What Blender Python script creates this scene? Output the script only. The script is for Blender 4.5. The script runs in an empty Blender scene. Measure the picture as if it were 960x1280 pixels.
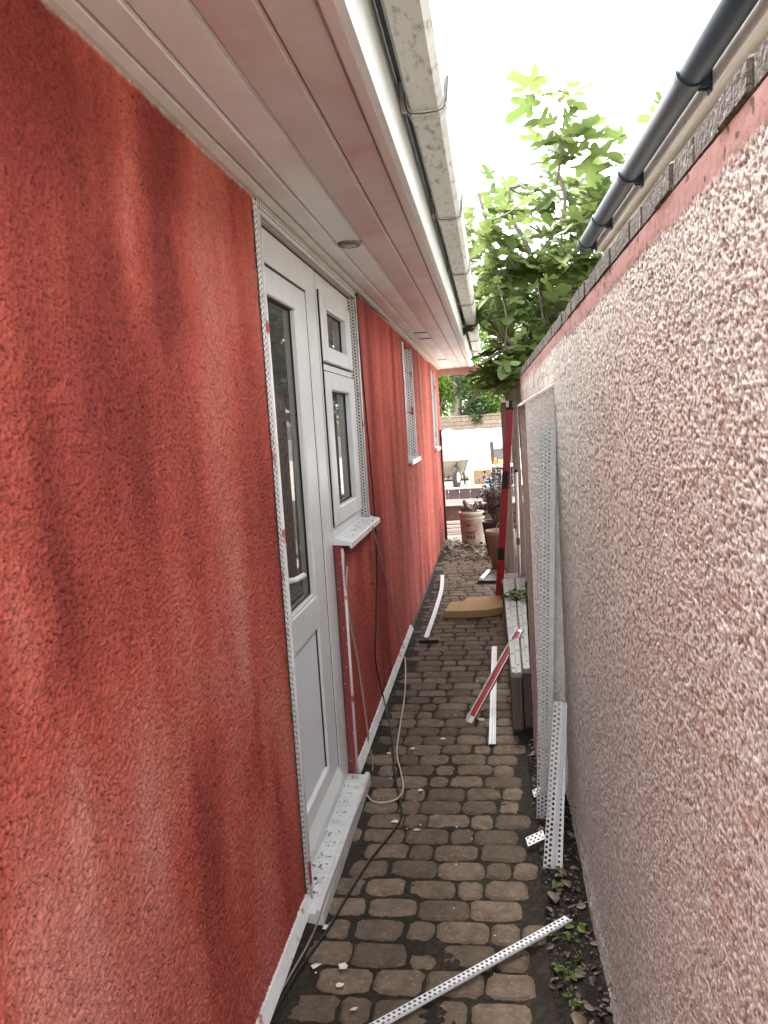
import bpy, math, random
import numpy as np
from mathutils import Matrix, Vector
random.seed(7); RNG = np.random.default_rng(7)
S = bpy.context.scene; COL = S.collection
# ------------------------------------------------------------------ camera
H = 1.55; FPX = 960.0
PITCH, YAW, ROLL = map(math.radians, (-6.4, -8.24, -3.6))
def cam_axes():
    cy, sy, cp, sp = math.cos(YAW), math.sin(YAW), math.cos(PITCH), math.sin(PITCH)
    f = Vector((sy*cp, cy*cp, sp)); r = Vector((cy, -sy, 0)); u = r.cross(f)
    return r*math.cos(ROLL)+u*math.sin(ROLL), -r*math.sin(ROLL)+u*math.cos(ROLL), f
CR, CU, CF = cam_axes()
cam = bpy.data.cameras.new('camera'); co = bpy.data.objects.new('camera', cam); COL.objects.link(co)
cam.sensor_fit = 'VERTICAL'; cam.sensor_height = 36; cam.lens = 36*FPX/1280; cam.clip_start = .02; cam.clip_end = 2000
m = Matrix.Identity(4)
for i in range(3): m[i][0], m[i][1], m[i][2] = CR[i], CU[i], -CF[i]
m[2][3] = H; co.matrix_world = m; S.camera = co
# ------------------------------------------------------------------ sky, sun, exposure
SUN_EL, SUN_AZ = math.radians(60), math.radians(-30)     # azimuth from +Y (down the alley) towards +X
w = bpy.data.worlds.new('World'); S.world = w; w.use_nodes = True
nt = w.node_tree; bg = nt.nodes['Background']
sky = nt.nodes.new('ShaderNodeTexSky'); sky.sky_type = 'NISHITA'; sky.sun_disc = False
sky.sun_elevation = SUN_EL; sky.sun_rotation = SUN_AZ; sky.dust_density = 4.0; sky.air_density = 1.0; sky.ozone_density = .5
hs = nt.nodes.new('ShaderNodeHueSaturation'); hs.inputs['Saturation'].default_value = .12   # thin even cloud: almost colourless
nt.links.new(sky.outputs[0], hs.inputs['Color']); nt.links.new(hs.outputs[0], bg.inputs[0]); bg.inputs[1].default_value = .15
sl = bpy.data.lights.new('sun', 'SUN'); sl.energy = 1.2; sl.angle = math.radians(40); sl.color = (1, .97, .92)
so = bpy.data.objects.new('sun', sl); COL.objects.link(so)
sd = Vector((math.sin(SUN_AZ)*math.cos(SUN_EL), math.cos(SUN_AZ)*math.cos(SUN_EL), math.sin(SUN_EL)))
so.rotation_euler = sd.to_track_quat('Z', 'Y').to_euler(); so.location = (0, 0, 12)
S.render.engine = 'CYCLES'
vs = S.view_settings; vs.view_transform = 'Standard'; vs.look = 'None'; vs.gamma = 1; vs.exposure = 3.35; vs.use_curve_mapping = False
# ------------------------------------------------------------------ measuring: a pixel of the photo + a plane it lies on -> metres
def ray(x, y): return CR*((x-480)/FPX)+CU*(-(y-640)/FPX)+CF
def on(x, y, ax, val):
    d = ray(x, y); i = 'xyz'.index(ax); c = Vector((0, 0, H)); return c+d*((val-c[i])/d[i])
# ------------------------------------------------------------------ numpy noise
def _h(ix, iy, seed):
    n = (ix.astype(np.int64)*374761393+iy.astype(np.int64)*668265263+seed*1442695041) & 0xffffffff
    n = ((n ^ (n >> 13))*1274126177) & 0xffffffff
    n = ((n ^ (n >> 16))*2246822519) & 0xffffffff
    return ((n ^ (n >> 15)) & 0xffffff)/float(0xffffff)
def vn(x, y, s=0):
    ix, iy = np.floor(x), np.floor(y); fx, fy = x-ix, y-iy; fx = fx*fx*(3-2*fx); fy = fy*fy*(3-2*fy)
    a, b, c, d = _h(ix, iy, s), _h(ix+1, iy, s), _h(ix, iy+1, s), _h(ix+1, iy+1, s)
    return (a*(1-fx)+b*fx)*(1-fy)+(c*(1-fx)+d*fx)*fy
def fbm(x, y, s=0, o=4):
    r = 0; a = .5; t = 0
    for i in range(o): r = r+a*vn(x*2**i+17.3*i, y*2**i+9.1*i, s+i); t += a; a *= .5
    return r/t
def worley(x, y, s=0):
    ix, iy = np.floor(x), np.floor(y); f1 = np.full(x.shape, 9.); f2 = f1.copy(); idr = np.zeros(x.shape)
    for dx in (-1, 0, 1):
        for dy in (-1, 0, 1):
            cx, cy = ix+dx, iy+dy
            d = np.hypot(cx+.1+.8*_h(cx, cy, s)-x, cy+.1+.8*_h(cx, cy, s+5)-y)
            r = _h(cx, cy, s+9); nearer = d < f1
            f2 = np.where(nearer, f1, np.minimum(f2, d)); idr = np.where(nearer, r, idr); f1 = np.where(nearer, d, f1)
    return f1, f2, idr
def sstep(a, b, x): t = np.clip((x-a)/(b-a), 0, 1); return t*t*(3-2*t)
# ------------------------------------------------------------------ materials
MATS = {}
def new_mat(name):
    mt = bpy.data.materials.new(name); mt.use_nodes = True; n = mt.node_tree.nodes; b = n['Principled BSDF']; MATS[name] = mt
    return mt, n, mt.node_tree.links, b
def mat(name, c1, c2=None, scale=8, rough=.7, bump=.0, bscale=120, metal=0, spec=.3, lo=.35, hi=.65, stretch=(1, 1, 1), c3=None, s3=3, lo3=.55, hi3=.7, rnd=0, detail=5):
    mt, n, l, b = new_mat(name); b.inputs['Roughness'].default_value = rough; b.inputs['Metallic'].default_value = metal
    b.inputs['Specular IOR Level'].default_value = spec
    tc = n.new('ShaderNodeTexCoord'); mp = n.new('ShaderNodeMapping'); mp.inputs['Scale'].default_value = stretch
    oi = n.new('ShaderNodeObjectInfo'); mu = n.new('ShaderNodeMath'); mu.operation = 'MULTIPLY'; mu.inputs[1].default_value = 37
    l.new(oi.outputs['Random'], mu.inputs[0]); l.new(tc.outputs['Object'], mp.inputs['Vector']); l.new(mu.outputs[0], mp.inputs['Location'])
    def ramp(sc, a, z, ca, cb, src=None):
        nz = n.new('ShaderNodeTexNoise'); nz.inputs['Scale'].default_value = sc; nz.inputs['Detail'].default_value = detail; nz.inputs['Roughness'].default_value = .62
        l.new(mp.outputs[0], nz.inputs['Vector'])
        r = n.new('ShaderNodeMapRange'); r.inputs[1].default_value = a; r.inputs[2].default_value = z; l.new(nz.outputs[0], r.inputs[0])
        mx = n.new('ShaderNodeMix'); mx.data_type = 'RGBA'; l.new(r.outputs[0], mx.inputs[0])
        if src: l.new(src, mx.inputs[6])
        else: mx.inputs[6].default_value = (*ca, 1)
        mx.inputs[7].default_value = (*cb, 1); return mx.outputs[2]
    out = ramp(scale, lo, hi, c1, c2 or c1)
    if c3: out = ramp(s3, lo3, hi3, None, c3, out)
    if rnd:
        h = n.new('ShaderNodeHueSaturation'); r = n.new('ShaderNodeMapRange'); r.inputs[3].default_value = 1-rnd; r.inputs[4].default_value = 1+rnd
        l.new(oi.outputs['Random'], r.inputs[0]); l.new(r.outputs[0], h.inputs['Value']); l.new(out, h.inputs['Color']); out = h.outputs[0]
    l.new(out, b.inputs['Base Color'])
    if bump:
        nz = n.new('ShaderNodeTexNoise'); nz.inputs['Scale'].default_value = bscale; nz.inputs['Detail'].default_value = 6; l.new(mp.outputs[0], nz.inputs['Vector'])
        bp = n.new('ShaderNodeBump'); bp.inputs['Strength'].default_value = bump; bp.inputs['Distance'].default_value = .01
        l.new(nz.outputs[0], bp.inputs['Height']); l.new(bp.outputs[0], b.inputs['Normal'])
    return mt
def attr_mat(name, attr, rough=.85, bump=.3, bscale=400, dist=.004, spec=.25):
    mt, n, l, b = new_mat(name); a = n.new('ShaderNodeAttribute'); a.attribute_name = attr; l.new(a.outputs['Color'], b.inputs['Base Color'])
    b.inputs['Roughness'].default_value = rough; b.inputs['Specular IOR Level'].default_value = spec
    tc = n.new('ShaderNodeTexCoord'); nz = n.new('ShaderNodeTexNoise'); nz.inputs['Scale'].default_value = bscale; nz.inputs['Detail'].default_value = 5; nz.inputs['Roughness'].default_value = .65
    l.new(tc.outputs['Object'], nz.inputs['Vector']); bp = n.new('ShaderNodeBump'); bp.inputs['Strength'].default_value = bump; bp.inputs['Distance'].default_value = dist
    l.new(nz.outputs[0], bp.inputs['Height']); l.new(bp.outputs[0], b.inputs['Normal']); return mt
def leaf_mat(name, ca, cb, trans=.45, back=None):
    mt, n, l, b = new_mat(name); o = n['Material Output']
    g = n.new('ShaderNodeNewGeometry'); oi = n.new('ShaderNodeObjectInfo'); ad = n.new('ShaderNodeMath'); ad.operation = 'ADD'; fr = n.new('ShaderNodeMath'); fr.operation = 'FRACT'
    l.new(g.outputs['Random Per Island'], ad.inputs[0]); l.new(oi.outputs['Random'], ad.inputs[1]); l.new(ad.outputs[0], fr.inputs[0])
    mx = n.new('ShaderNodeMix'); mx.data_type = 'RGBA'; l.new(fr.outputs[0], mx.inputs[0]); mx.inputs[6].default_value = (*ca, 1); mx.inputs[7].default_value = (*cb, 1)
    l.new(mx.outputs[2], b.inputs['Base Color']); b.inputs['Roughness'].default_value = .5; b.inputs['Specular IOR Level'].default_value = .35
    tr = n.new('ShaderNodeBsdfTranslucent'); hs = n.new('ShaderNodeHueSaturation'); hs.inputs['Hue'].default_value = .497; hs.inputs['Value'].default_value = .82; hs.inputs['Saturation'].default_value = .95; l.new(mx.outputs[2], hs.inputs['Color']); l.new(hs.outputs[0], tr.inputs['Color'])
    ms = n.new('ShaderNodeMixShader'); ms.inputs[0].default_value = trans; l.new(b.outputs[0], ms.inputs[1]); l.new(tr.outputs[0], ms.inputs[2]); l.new(ms.outputs[0], o.inputs['Surface']); return mt
def glass_mat(name, tint=(.75, .78, .76)):
    mt, n, l, b = new_mat(name); o = n['Material Output']; t = n.new('ShaderNodeBsdfTransparent'); t.inputs[0].default_value = (*tint, 1)
    g = n.new('ShaderNodeBsdfGlossy'); g.inputs['Roughness'].default_value = .015; f = n.new('ShaderNodeFresnel'); f.inputs[0].default_value = 1.40
    df = n.new('ShaderNodeBsdfDiffuse'); df.inputs[0].default_value = (.34, .33, .30, 1); m0 = n.new('ShaderNodeMixShader'); m0.inputs[0].default_value = .22; l.new(t.outputs[0], m0.inputs[1]); l.new(df.outputs[0], m0.inputs[2])   # even grey diffuse share mixed in, raises the pane's tone
    ms = n.new('ShaderNodeMixShader'); l.new(f.outputs[0], ms.inputs[0]); l.new(m0.outputs[0], ms.inputs[1]); l.new(g.outputs[0], ms.inputs[2]); l.new(ms.outputs[0], o.inputs['Surface']); return mt
UPVC = mat('white_upvc', (.70, .715, .72), (.63, .645, .645), 6, .32, .02, 40, spec=.5, c3=(.52, .5, .46), s3=14, lo3=.62, hi3=.85)
UPVC_P = mat('door_panel_white', (.72, .755, .80), (.68, .715, .76), 3, .35, spec=.5)
GASKET = mat('black_gasket', (.012, .012, .013), rough=.6)
GLASS = glass_mat('window_glass'); DARKROOM = mat('room_plaster', (.30, .27, .23), (.26, .24, .2), 2, .9)
BEADW = mat('white_bead_plastic', (.72, .72, .72), (.62, .62, .62), 9, .45, spec=.4, c3=(.40, .07, .07), s3=7, lo3=.60, hi3=.66)
BEADH = mat('grey_bead_plastic', (.60, .585, .56), (.50, .48, .46), 12, .5, c3=(.42, .08, .08), s3=6, lo3=.63, hi3=.68)
BEADC = mat('clean_bead_plastic', (.74, .76, .79), (.66, .68, .71), 18, .4, spec=.45)
BEADG = mat('galvanised_bead', (.52, .545, .535), (.45, .475, .465), 24, .42, metal=.2, spec=.5)
SOFF = mat('soffit_plastic', (.66, .63, .60), (.60, .57, .54), 3, .42, spec=.4, c3=(.50, .40, .37), s3=1.6, lo3=.5, hi3=.78)
SOFFO = mat('soffit_plastic_overspray', (.50, .42, .39), (.44, .33, .30), 2.2, .42, spec=.4, c3=(.40, .20, .18), s3=2.4, lo3=.5, hi3=.75)
TRIM = mat('cream_trim', (.62, .58, .52), (.55, .50, .44), 10, .55, .1, 60)
FASC = mat('fascia_white', (.60, .62, .59), (.52, .54, .51), 4, .45, spec=.4, c3=(.20, .20, .18), s3=60, lo3=.72, hi3=.8)
FASCP = mat('fascia_lip_pink', (.56, .44, .41), (.52, .47, .43), 3, .45, spec=.4, c3=(.2, .17, .15), s3=50, lo3=.7, hi3=.8)
GUTW = mat('old_white_gutter', (.52, .52, .49), (.43, .43, .39), 3.5, .5, .05, 60, c3=(.17, .17, .14), s3=26, lo3=.53, hi3=.70, stretch=(1.6, .5, 1.6))
GUTB = mat('black_plastic_gutter', (.014, .021, .030), (.022, .030, .040), 5, .45, spec=.3)
CAPSTONE = mat('coping_brick', (.125, .108, .092), (.06, .053, .047), 34, .9, .6, 120, c3=(.24, .225, .2), s3=80, lo3=.58, hi3=.68, rnd=.12)
CREAM = mat('cream_render', (.60, .575, .50), (.50, .48, .41), 5, .8, .25, 90, c3=(.34, .33, .28), s3=2.5, lo3=.55, hi3=.8)
ROOF = mat('roof_felt', (.09, .09, .09), (.06, .06, .06), 20, .9, .2)
PAVER = mat('clay_paver', (.160, .119, .084), (.100, .074, .053), 22, .9, .6, 170, c3=(.22, .175, .132), s3=70, lo3=.55, hi3=.72, rnd=.28)
SOIL = mat('dark_soil', (.020, .016, .012), (.011, .009, .007), 30, .95, .8, 150, c3=(.07, .055, .04), s3=110, lo3=.62, hi3=.72)
JOINT = mat('joint_soil', (.036, .029, .022), (.020, .016, .012), 24, .95, .7, 180, c3=(.035, .036, .016), s3=9, lo3=.56, hi3=.66)
CABLE_B = mat('black_cable', (.015, .014, .013), rough=.5); CABLE_W = mat('pale_cable', (.50, .43, .38), (.42, .36, .32), 10, .5); CABLE_G = mat('buff_cable', (.30, .22, .18), rough=.55)
RED = mat('red_anodised', (.30, .010, .025), (.25, .008, .02), 4, .35, spec=.5); REDP = mat('red_paint_smear', (.36, .03, .035), (.25, .02, .025), 25, .5)
BLACKP = mat('black_plastic', (.014, .014, .015), (.02, .02, .02), 12, .45)
TIMG = mat('weathered_timber', (.235, .195, .175), (.15, .122, .108), 7, .85, .4, 50, stretch=(6, 6, .5)); TIMD = mat('dark_timber', (.12, .085, .07), (.075, .052, .043), 7, .85, .4, 50, stretch=(6, .6, 6))
TIMB = mat('brown_timber', (.165, .122, .106), (.11, .08, .07), 7, .85, .4, 50, stretch=(6, 6, .5))
ALU = mat('dull_aluminium', (.30, .305, .29), (.23, .235, .225), 9, .55, metal=.2, c3=(.23, .22, .2), s3=30, lo3=.6, hi3=.72)
FOAM = mat('tan_board', (.40, .27, .125), (.35, .235, .105), 9, .9, .1, 60, c3=(.27, .17, .08), s3=7, lo3=.64, hi3=.75)
SCRAP = mat('white_scrap', (.68, .67, .64), (.55, .53, .5), 30, .7)
POTC = mat('beige_pot', (.26, .195, .15), (.20, .15, .115), 9, .85, .1, c3=(.34, .21, .10), s3=5, lo3=.56, hi3=.75); TUB = mat('tub_plastic', (.50, .44, .36), (.44, .38, .31), 5, .5, c3=(.44, .21, .16), s3=3.2, lo3=.52, hi3=.64)
INK = mat('dark_print', (.09, .035, .05), rough=.6); SACK = mat('grey_sack', (.20, .17, .16), (.12, .1, .095), 18, .8, .4, 40)
BAG = mat('white_woven_bag', (.80, .79, .74), (.76, .74, .68), 6, .75, .3, 30); BARROW = mat('grey_green_tray', (.30, .32, .27), (.25, .265, .225), 6, .55)
RUB = mat('tyre_rubber', (.045, .048, .046), (.06, .062, .06), 20, .8); STEEL = mat('dark_steel', (.05, .05, .05), rough=.5, metal=.4); GALV = mat('galvanised_steel', (.45, .47, .47), (.38, .4, .4), 14, .45, metal=.4)
WPAINT = mat('white_paint', (.72, .71, .68), (.62, .6, .57), 9, .5); SLATE = mat('grey_plank', (.155, .16, .165), (.11, .112, .115), 12, .75, c3=(.27, .19, .11), s3=4, lo3=.6, hi3=.75)
BRICKD = mat('brown_brick', (.15, .095, .065), (.10, .065, .048), 18, .9, .4, 80, rnd=.25); MORT = mat('mortar', (.24, .21, .17), rough=.95)
BRICKY = mat('stock_brick', (.30, .235, .175), (.22, .175, .135), 14, .9, .3, 60, rnd=.2)
ASPH = mat('asphalt', (.11, .11, .115), (.08, .08, .085), 60, .9, .2); GRND = mat('drive_concrete', (.42, .39, .33), (.34, .31, .27), 4, .9, .2, 60); EARTH = mat('earth', (.10, .08, .055), (.06, .05, .035), 5, .95)
TARP = mat('blue_tarp', (.02, .16, .32), (.015, .11, .24), 9, .5); YEL = mat('yellow_board', (.58, .45, .10), (.5, .36, .1), 9, .7); CARD = mat('cardboard', (.42, .31, .2), (.36, .26, .17), 7, .85); ORG = mat('orange_plastic', (.7, .2, .02), rough=.5)
BARK = mat('fig_bark', (.20, .175, .14), (.13, .11, .088), 14, .9, .5, 40, stretch=(2, 2, .6)); FIGL = leaf_mat('fig_leaf', (.085, .138, .032), (.165, .218, .060), .50)
HEDL = leaf_mat('hedge_leaf', (.08, .17, .02), (.20, .30, .04), .4); IVYL = leaf_mat('ivy_leaf', (.035, .075, .022), (.09, .15, .05), .3); DARKL = leaf_mat('dark_red_leaf', (.04, .022, .025), (.11, .07, .06), .15); PALEL = leaf_mat('pale_leaf', (.2, .24, .13), (.26, .28, .18), .5)
WEEDL = leaf_mat('weed_leaf', (.06, .13, .025), (.14, .18, .04), .3); DEADL = leaf_mat('dead_leaf', (.085, .058, .042), (.22, .16, .115), .15); DEADD = leaf_mat('dark_dead_leaf', (.035, .025, .019), (.10, .068, .05), .1)
PINK = mat('pink_overspray', (.33, .13, .12), (.30, .16, .14), 9, .75, .2, 90)
# ------------------------------------------------------------------ mesh helpers
class MB:
    def __init__(s): s.v = []; s.f = []
    def add(s, vs, fs): o = len(s.v); s.v += [tuple(p) for p in vs]; s.f += [tuple(i+o for i in f) for f in fs]; return s
    def box(s, a, b, bev=0):
        (x0, y0, z0), (x1, y1, z1) = a, b
        x0, x1 = sorted((x0, x1)); y0, y1 = sorted((y0, y1)); z0, z1 = sorted((z0, z1))
        c = min(bev, (x1-x0)*.45, (y1-y0)*.45, (z1-z0)*.45)
        if c <= 0:
            return s.add([(x0, y0, z0), (x1, y0, z0), (x1, y1, z0), (x0, y1, z0), (x0, y0, z1), (x1, y0, z1), (x1, y1, z1), (x0, y1, z1)],
                         [(0, 3, 2, 1), (4, 5, 6, 7), (0, 1, 5, 4), (1, 2, 6, 5), (2, 3, 7, 6), (3, 0, 4, 7)])
        V = []; ix = {}
        for i, X in enumerate((x0, x1)):
            for j, Y in enumerate((y0, y1)):
                for k, Z in enumerate((z0, z1)):
                    sx, sy, sz = (1, -1)[i]*c, (1, -1)[j]*c, (1, -1)[k]*c
                    for ax, p in enumerate(((X, Y+sy, Z+sz), (X+sx, Y, Z+sz), (X+sx, Y+sy, Z))): ix[i, j, k, ax] = len(V); V.append(p)
        F = []
        for ax in range(3):
            for d in (0, 1):
                o = [a for a in range(3) if a != ax]; q = []
                for p, r in ((0, 0), (1, 0), (1, 1), (0, 1)):
                    t = [0, 0, 0]; t[ax] = d; t[o[0]] = p; t[o[1]] = r; q.append(ix[t[0], t[1], t[2], ax])
                F.append(tuple(q if (d == 1) == (ax != 1) else q[::-1]))
        for ax in range(3):
            o = [a for a in range(3) if a != ax]
            for p in (0, 1):
                for r in (0, 1):
                    def g(e, which): t = [0, 0, 0]; t[ax] = e; t[o[0]] = p; t[o[1]] = r; return ix[t[0], t[1], t[2], o[which]]
                    F.append((g(0, 0), g(1, 0), g(1, 1), g(0, 1)))
        for i in (0, 1):
            for j in (0, 1):
                for k in (0, 1): F.append((ix[i, j, k, 0], ix[i, j, k, 1], ix[i, j, k, 2]))
        return s.add(V, F)
    def tube(s, pts, rad, n=8, cap=True):
        pts = [Vector(p) for p in pts]; rs = rad if isinstance(rad, (list, tuple)) else [rad]*len(pts); V = []; F = []
        up = Vector((0, 0, 1)); t0 = (pts[1]-pts[0]).normalized()
        if abs(t0.z) > .9: up = Vector((1, 0, 0))
        a = t0.cross(up).normalized()
        for i, p in enumerate(pts):
            t = (pts[min(i+1, len(pts)-1)]-pts[max(i-1, 0)]).normalized(); a = (a-t*a.dot(t)).normalized(); b = t.cross(a)
            for k in range(n): th = 2*math.pi*k/n; V.append(p+(a*math.cos(th)+b*math.sin(th))*rs[i])
        for i in range(len(pts)-1):
            for k in range(n): F.append((i*n+k, i*n+(k+1) % n, (i+1)*n+(k+1) % n, (i+1)*n+k))
        if cap: F.append(tuple(range(n))[::-1]); F.append(tuple((len(pts)-1)*n+k for k in range(n)))
        return s.add(V, F)
    def lathe(s, prof, c, n=20, squash=1):
        V = []; F = []
        for r, z in prof:
            for k in range(n): th = 2*math.pi*k/n; V.append((c[0]+r*math.cos(th), c[1]+r*math.sin(th)*squash, c[2]+z))
        for i in range(len(prof)-1):
            for k in range(n): F.append((i*n+k, i*n+(k+1) % n, (i+1)*n+(k+1) % n, (i+1)*n+k))
        return s.add(V, F)
    def prism(s, prof, y0, y1, ny=1):
        """closed x,z profile pushed along y"""
        n = len(prof); V = []; F = []
        for i in range(ny+1):
            y = y0+(y1-y0)*i/ny; V += [(x, y, z) for x, z in prof]
        for i in range(ny):
            for k in range(n): F.append((i*n+k, i*n+(k+1) % n, (i+1)*n+(k+1) % n, (i+1)*n+k))
        F.append(tuple(range(n))[::-1]); F.append(tuple(ny*n+k for k in range(n)))
        return s.add(V, F)
    def slab(s, outline, z0, z1):
        n = len(outline); V = [(p[0], p[1], z0) for p in outline]+[(p[0], p[1], z1) for p in outline]
        return s.add(V, [tuple(range(n))[::-1], tuple(range(n, 2*n))]+[(k, (k+1) % n, n+(k+1) % n, n+k) for k in range(n)])
    def wing(s, O, A, B, L, rows, cw, pitch, r, margin=.004, thick=.0):
        """perforated strip: along A, across B, cw = row width, real holes"""
        O, A, B = Vector(O), Vector(A).normalized(), Vector(B).normalized(); nx = max(1, int(L/pitch)); p = L/nx
        P = lambda a, b: O+A*a+B*b
        if margin: s.add([P(0, 0), P(L, 0), P(L, margin), P(0, margin)], [(0, 1, 2, 3)])
        for j in range(rows):
            off = .5*p*(j % 2)
            for i in range(nx):
                a0 = i*p+off; a1 = min(a0+p, L); b0 = margin+j*cw; b1 = b0+cw; ca, cb = (a0+a1)/2, (b0+b1)/2
                if off and i == 0: s.add([P(0, b0), P(off, b0), P(off, b1), P(0, b1)], [(0, 1, 2, 3)])
                if a1-a0 < p*.9: s.add([P(a0, b0), P(a1, b0), P(a1, b1), P(a0, b1)], [(0, 1, 2, 3)]); continue
                V = [P(a0, b0), P(ca, b0), P(a1, b0), P(a1, cb), P(a1, b1), P(ca, b1), P(a0, b1), P(a0, cb)]
                for k in range(8): th = math.radians(225+45*k); V.append(P(ca+r*math.cos(th), cb+r*math.sin(th)))
                s.add(V, [(k, (k+1) % 8, 8+(k+1) % 8, 8+k) for k in range(8)])
        return s
    def mesh(s, name, smooth=False):
        me = bpy.data.meshes.new(name); me.from_pydata(s.v, [], s.f); me.update()
        if smooth: me.polygons.foreach_set('use_smooth', [True]*len(me.polygons))
        return me
def tag(o, label=None, cat=None, group=None, kind=None):
    if label: o['label'] = label
    if cat: o['category'] = cat
    if group: o['group'] = group
    if kind: o['kind'] = kind
    return o
def link(name, me, m=None, parent=None, loc=None, rot=None, scale=None):
    o = bpy.data.objects.new(name, me); COL.objects.link(o)
    if m and not me.materials: me.materials.append(m)
    if loc is not None: o.location = loc
    if rot is not None: o.rotation_euler = rot
    if scale is not None: o.scale = scale
    if parent:
        o.parent = parent
        if parent.type == 'EMPTY': o.matrix_parent_inverse = (Matrix.Translation(parent.location) @ parent.rotation_euler.to_matrix().to_4x4()).inverted()
    return o
def obj(name, mb, m, parent=None, smooth=False, **k): return link(name, mb.mesh(name, smooth), m, parent, **k)
def thing(name, label, cat, loc=(0, 0, 0), group=None):
    o = bpy.data.objects.new(name, None); COL.objects.link(o); o.location = loc; o.empty_display_size = .1; return tag(o, label, cat, group)
def bx(a, b, bev=0): return MB().box(a, b, bev)
def smooth_path(pts, n=8):
    P = [Vector(p) for p in pts]; out = []
    for i in range(len(P)-1):
        a, b, c, d = P[max(i-1, 0)], P[i], P[i+1], P[min(i+2, len(P)-1)]
        for k in range(n):
            t = k/n; out.append(.5*((2*b)+(c-a)*t+(2*a-5*b+4*c-d)*t*t+(3*b-a-3*c+d)*t**3))
    return out+[P[-1]]
def grid_mesh(name, panels, fn, colname='Col'):
    """panels: (u0,u1,v0,v1,step); fn(u,v)->xyz (N,3), rgb (N,3)"""
    VV = []; FF = []; CC = []; o = 0
    for u0, u1, v0, v1, st in panels:
        nu = max(1, int(round((u1-u0)/st))); nv = max(1, int(round((v1-v0)/st)))
        u, v = np.meshgrid(np.linspace(u0, u1, nu+1), np.linspace(v0, v1, nv+1), indexing='ij')
        p, c = fn(u.ravel(), v.ravel()); VV.append(p); CC.append(c)
        i = np.arange(nu)[:, None]*(nv+1)+np.arange(nv)[None, :]; i = i.ravel()+o
        FF.append(np.stack([i, i+nv+1, i+nv+2, i+1], 1)); o += len(p)
    V = np.concatenate(VV).astype(np.float32); F = np.concatenate(FF).astype(np.int32); C = np.concatenate(CC)
    me = bpy.data.meshes.new(name); me.vertices.add(len(V)); me.vertices.foreach_set('co', V.ravel())
    me.loops.add(F.size); me.loops.foreach_set('vertex_index', F.ravel()); me.polygons.add(len(F))
    me.polygons.foreach_set('loop_start', np.arange(0, F.size, 4, dtype=np.int32)); me.polygons.foreach_set('use_smooth', np.ones(len(F), bool))
    a = me.attributes.new(colname, 'FLOAT_COLOR', 'POINT'); a.data.foreach_set('color', np.concatenate([C, np.ones((len(C), 1))], 1).astype(np.float32).ravel())
    me.update(calc_edges=True); me.validate(); return me
def mixc(a, b, t): return np.asarray(a)*(1-t[:, None])+np.asarray(b)*t[:, None]
# ================================================================== SETTING
XW = -.66; YE = 10.3                                   # house wall plane and far corner
# one sheet of ground: level by the houses, a retaining step at y=11.2, rising to the street
prof = [(-60, -.06), (11.12, -.06), (11.14, .52), (13.5, .55), (22.0, 1.22), (23.2, 1.26)]
b = MB()
for (y0, z0), (y1, z1) in zip(prof, prof[1:]): b.add([(-90, y0, z0), (90, y0, z0), (90, y1, z1), (-90, y1, z1)], [(0, 1, 2, 3)])
b.add([(-400, 23.2, 1.26), (400, 23.2, 1.26), (400, 900, 1.3), (-400, 900, 1.3)], [(0, 1, 2, 3)])
tag(obj('ground', b, GRND), kind='structure')
tag(obj('road', MB().add([(-90, 17.6, .878), (90, 17.6, .878), (90, 22.0, 1.226), (90, 23.2, 1.266), (-90, 23.2, 1.266), (-90, 22.0, 1.226)], [(0, 1, 2, 5), (5, 2, 3, 4)]), ASPH), kind='structure')
# --- soil bed under the pavers, with spills that rise over their edges
def bed(u, v):
    dirt = np.clip(sstep(.40, .66, fbm(u*5+3, v*4, 11, 5))*(.45+.9*np.exp(-((v-2.4)/.7)**2-((u+.12)/.3)**2)), 0, 1.15)
    base = -.0080+.0072*dirt+.0055*(fbm(u*60, v*60, 3)-.5)
    edge = sstep(.03, .13, u)*.010+sstep(-.56, -.64, u)*.012
    z = base+edge*fbm(u*40, v*40, 8)*1.3
    c = mixc((.024, .0185, .0135), (.048, .037, .027), sstep(.5, .75, fbm(u*90, v*90, 21)))
    c = mixc(c, (.030, .033, .012), sstep(.58, .70, fbm(u*7, v*7, 31))*.6)
    return np.stack([u, v, z], 1), c
path = tag(link('path', grid_mesh('path', [(-.66, .12, .6, 4.6, .0075), (-.66, .12, 4.6, 9.6, .02), (-.66, .12, -1.5, .6, .05)], bed), attr_mat('joint_soil_bed', 'Col', .95, .8, 260, .006)), kind='structure')
def paver_mesh(L, W, seed):
    r = random.Random(seed); hx, hy = L/2, W/2; c = .017; pts = []
    for x, y in ((hx-c, -hy), (hx, -hy+c), (hx, 0), (hx, hy-c), (hx-c, hy), (0, hy), (-hx+c, hy), (-hx, hy-c), (-hx, 0), (-hx, -hy+c), (-hx+c, -hy), (0, -hy)):
        pts.append((x+r.uniform(-.0035, .0035), y+r.uniform(-.0035, .0035)))
    n = len(pts); V = [(x, y, -.045) for x, y in pts]+[(x, y, -.008+r.uniform(-.0015, .0015)) for x, y in pts]+[(x*(1-.010/hx), y*(1-.010/hy), r.uniform(-.0012, .0008)) for x, y in pts]
    F = [tuple(range(2*n, 3*n))]
    for a in (0, n): F += [(a+k, a+(k+1) % n, a+n+(k+1) % n, a+n+k) for k in range(n)]
    return MB().add(V, F)
LEN = (.166, .094, .146); PITCHY = .1102; PM = {}
for L in LEN:
    for q in range(4): me = paver_mesh(L-.007, PITCHY-.008, hash((int(L*1000), q)) & 999).mesh('paver', False); me.materials.append(PAVER); PM[L, q] = me
y = 1.917+PITCHY/2-PITCHY*8; rest = MB(); row = 0; npav = 0
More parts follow.
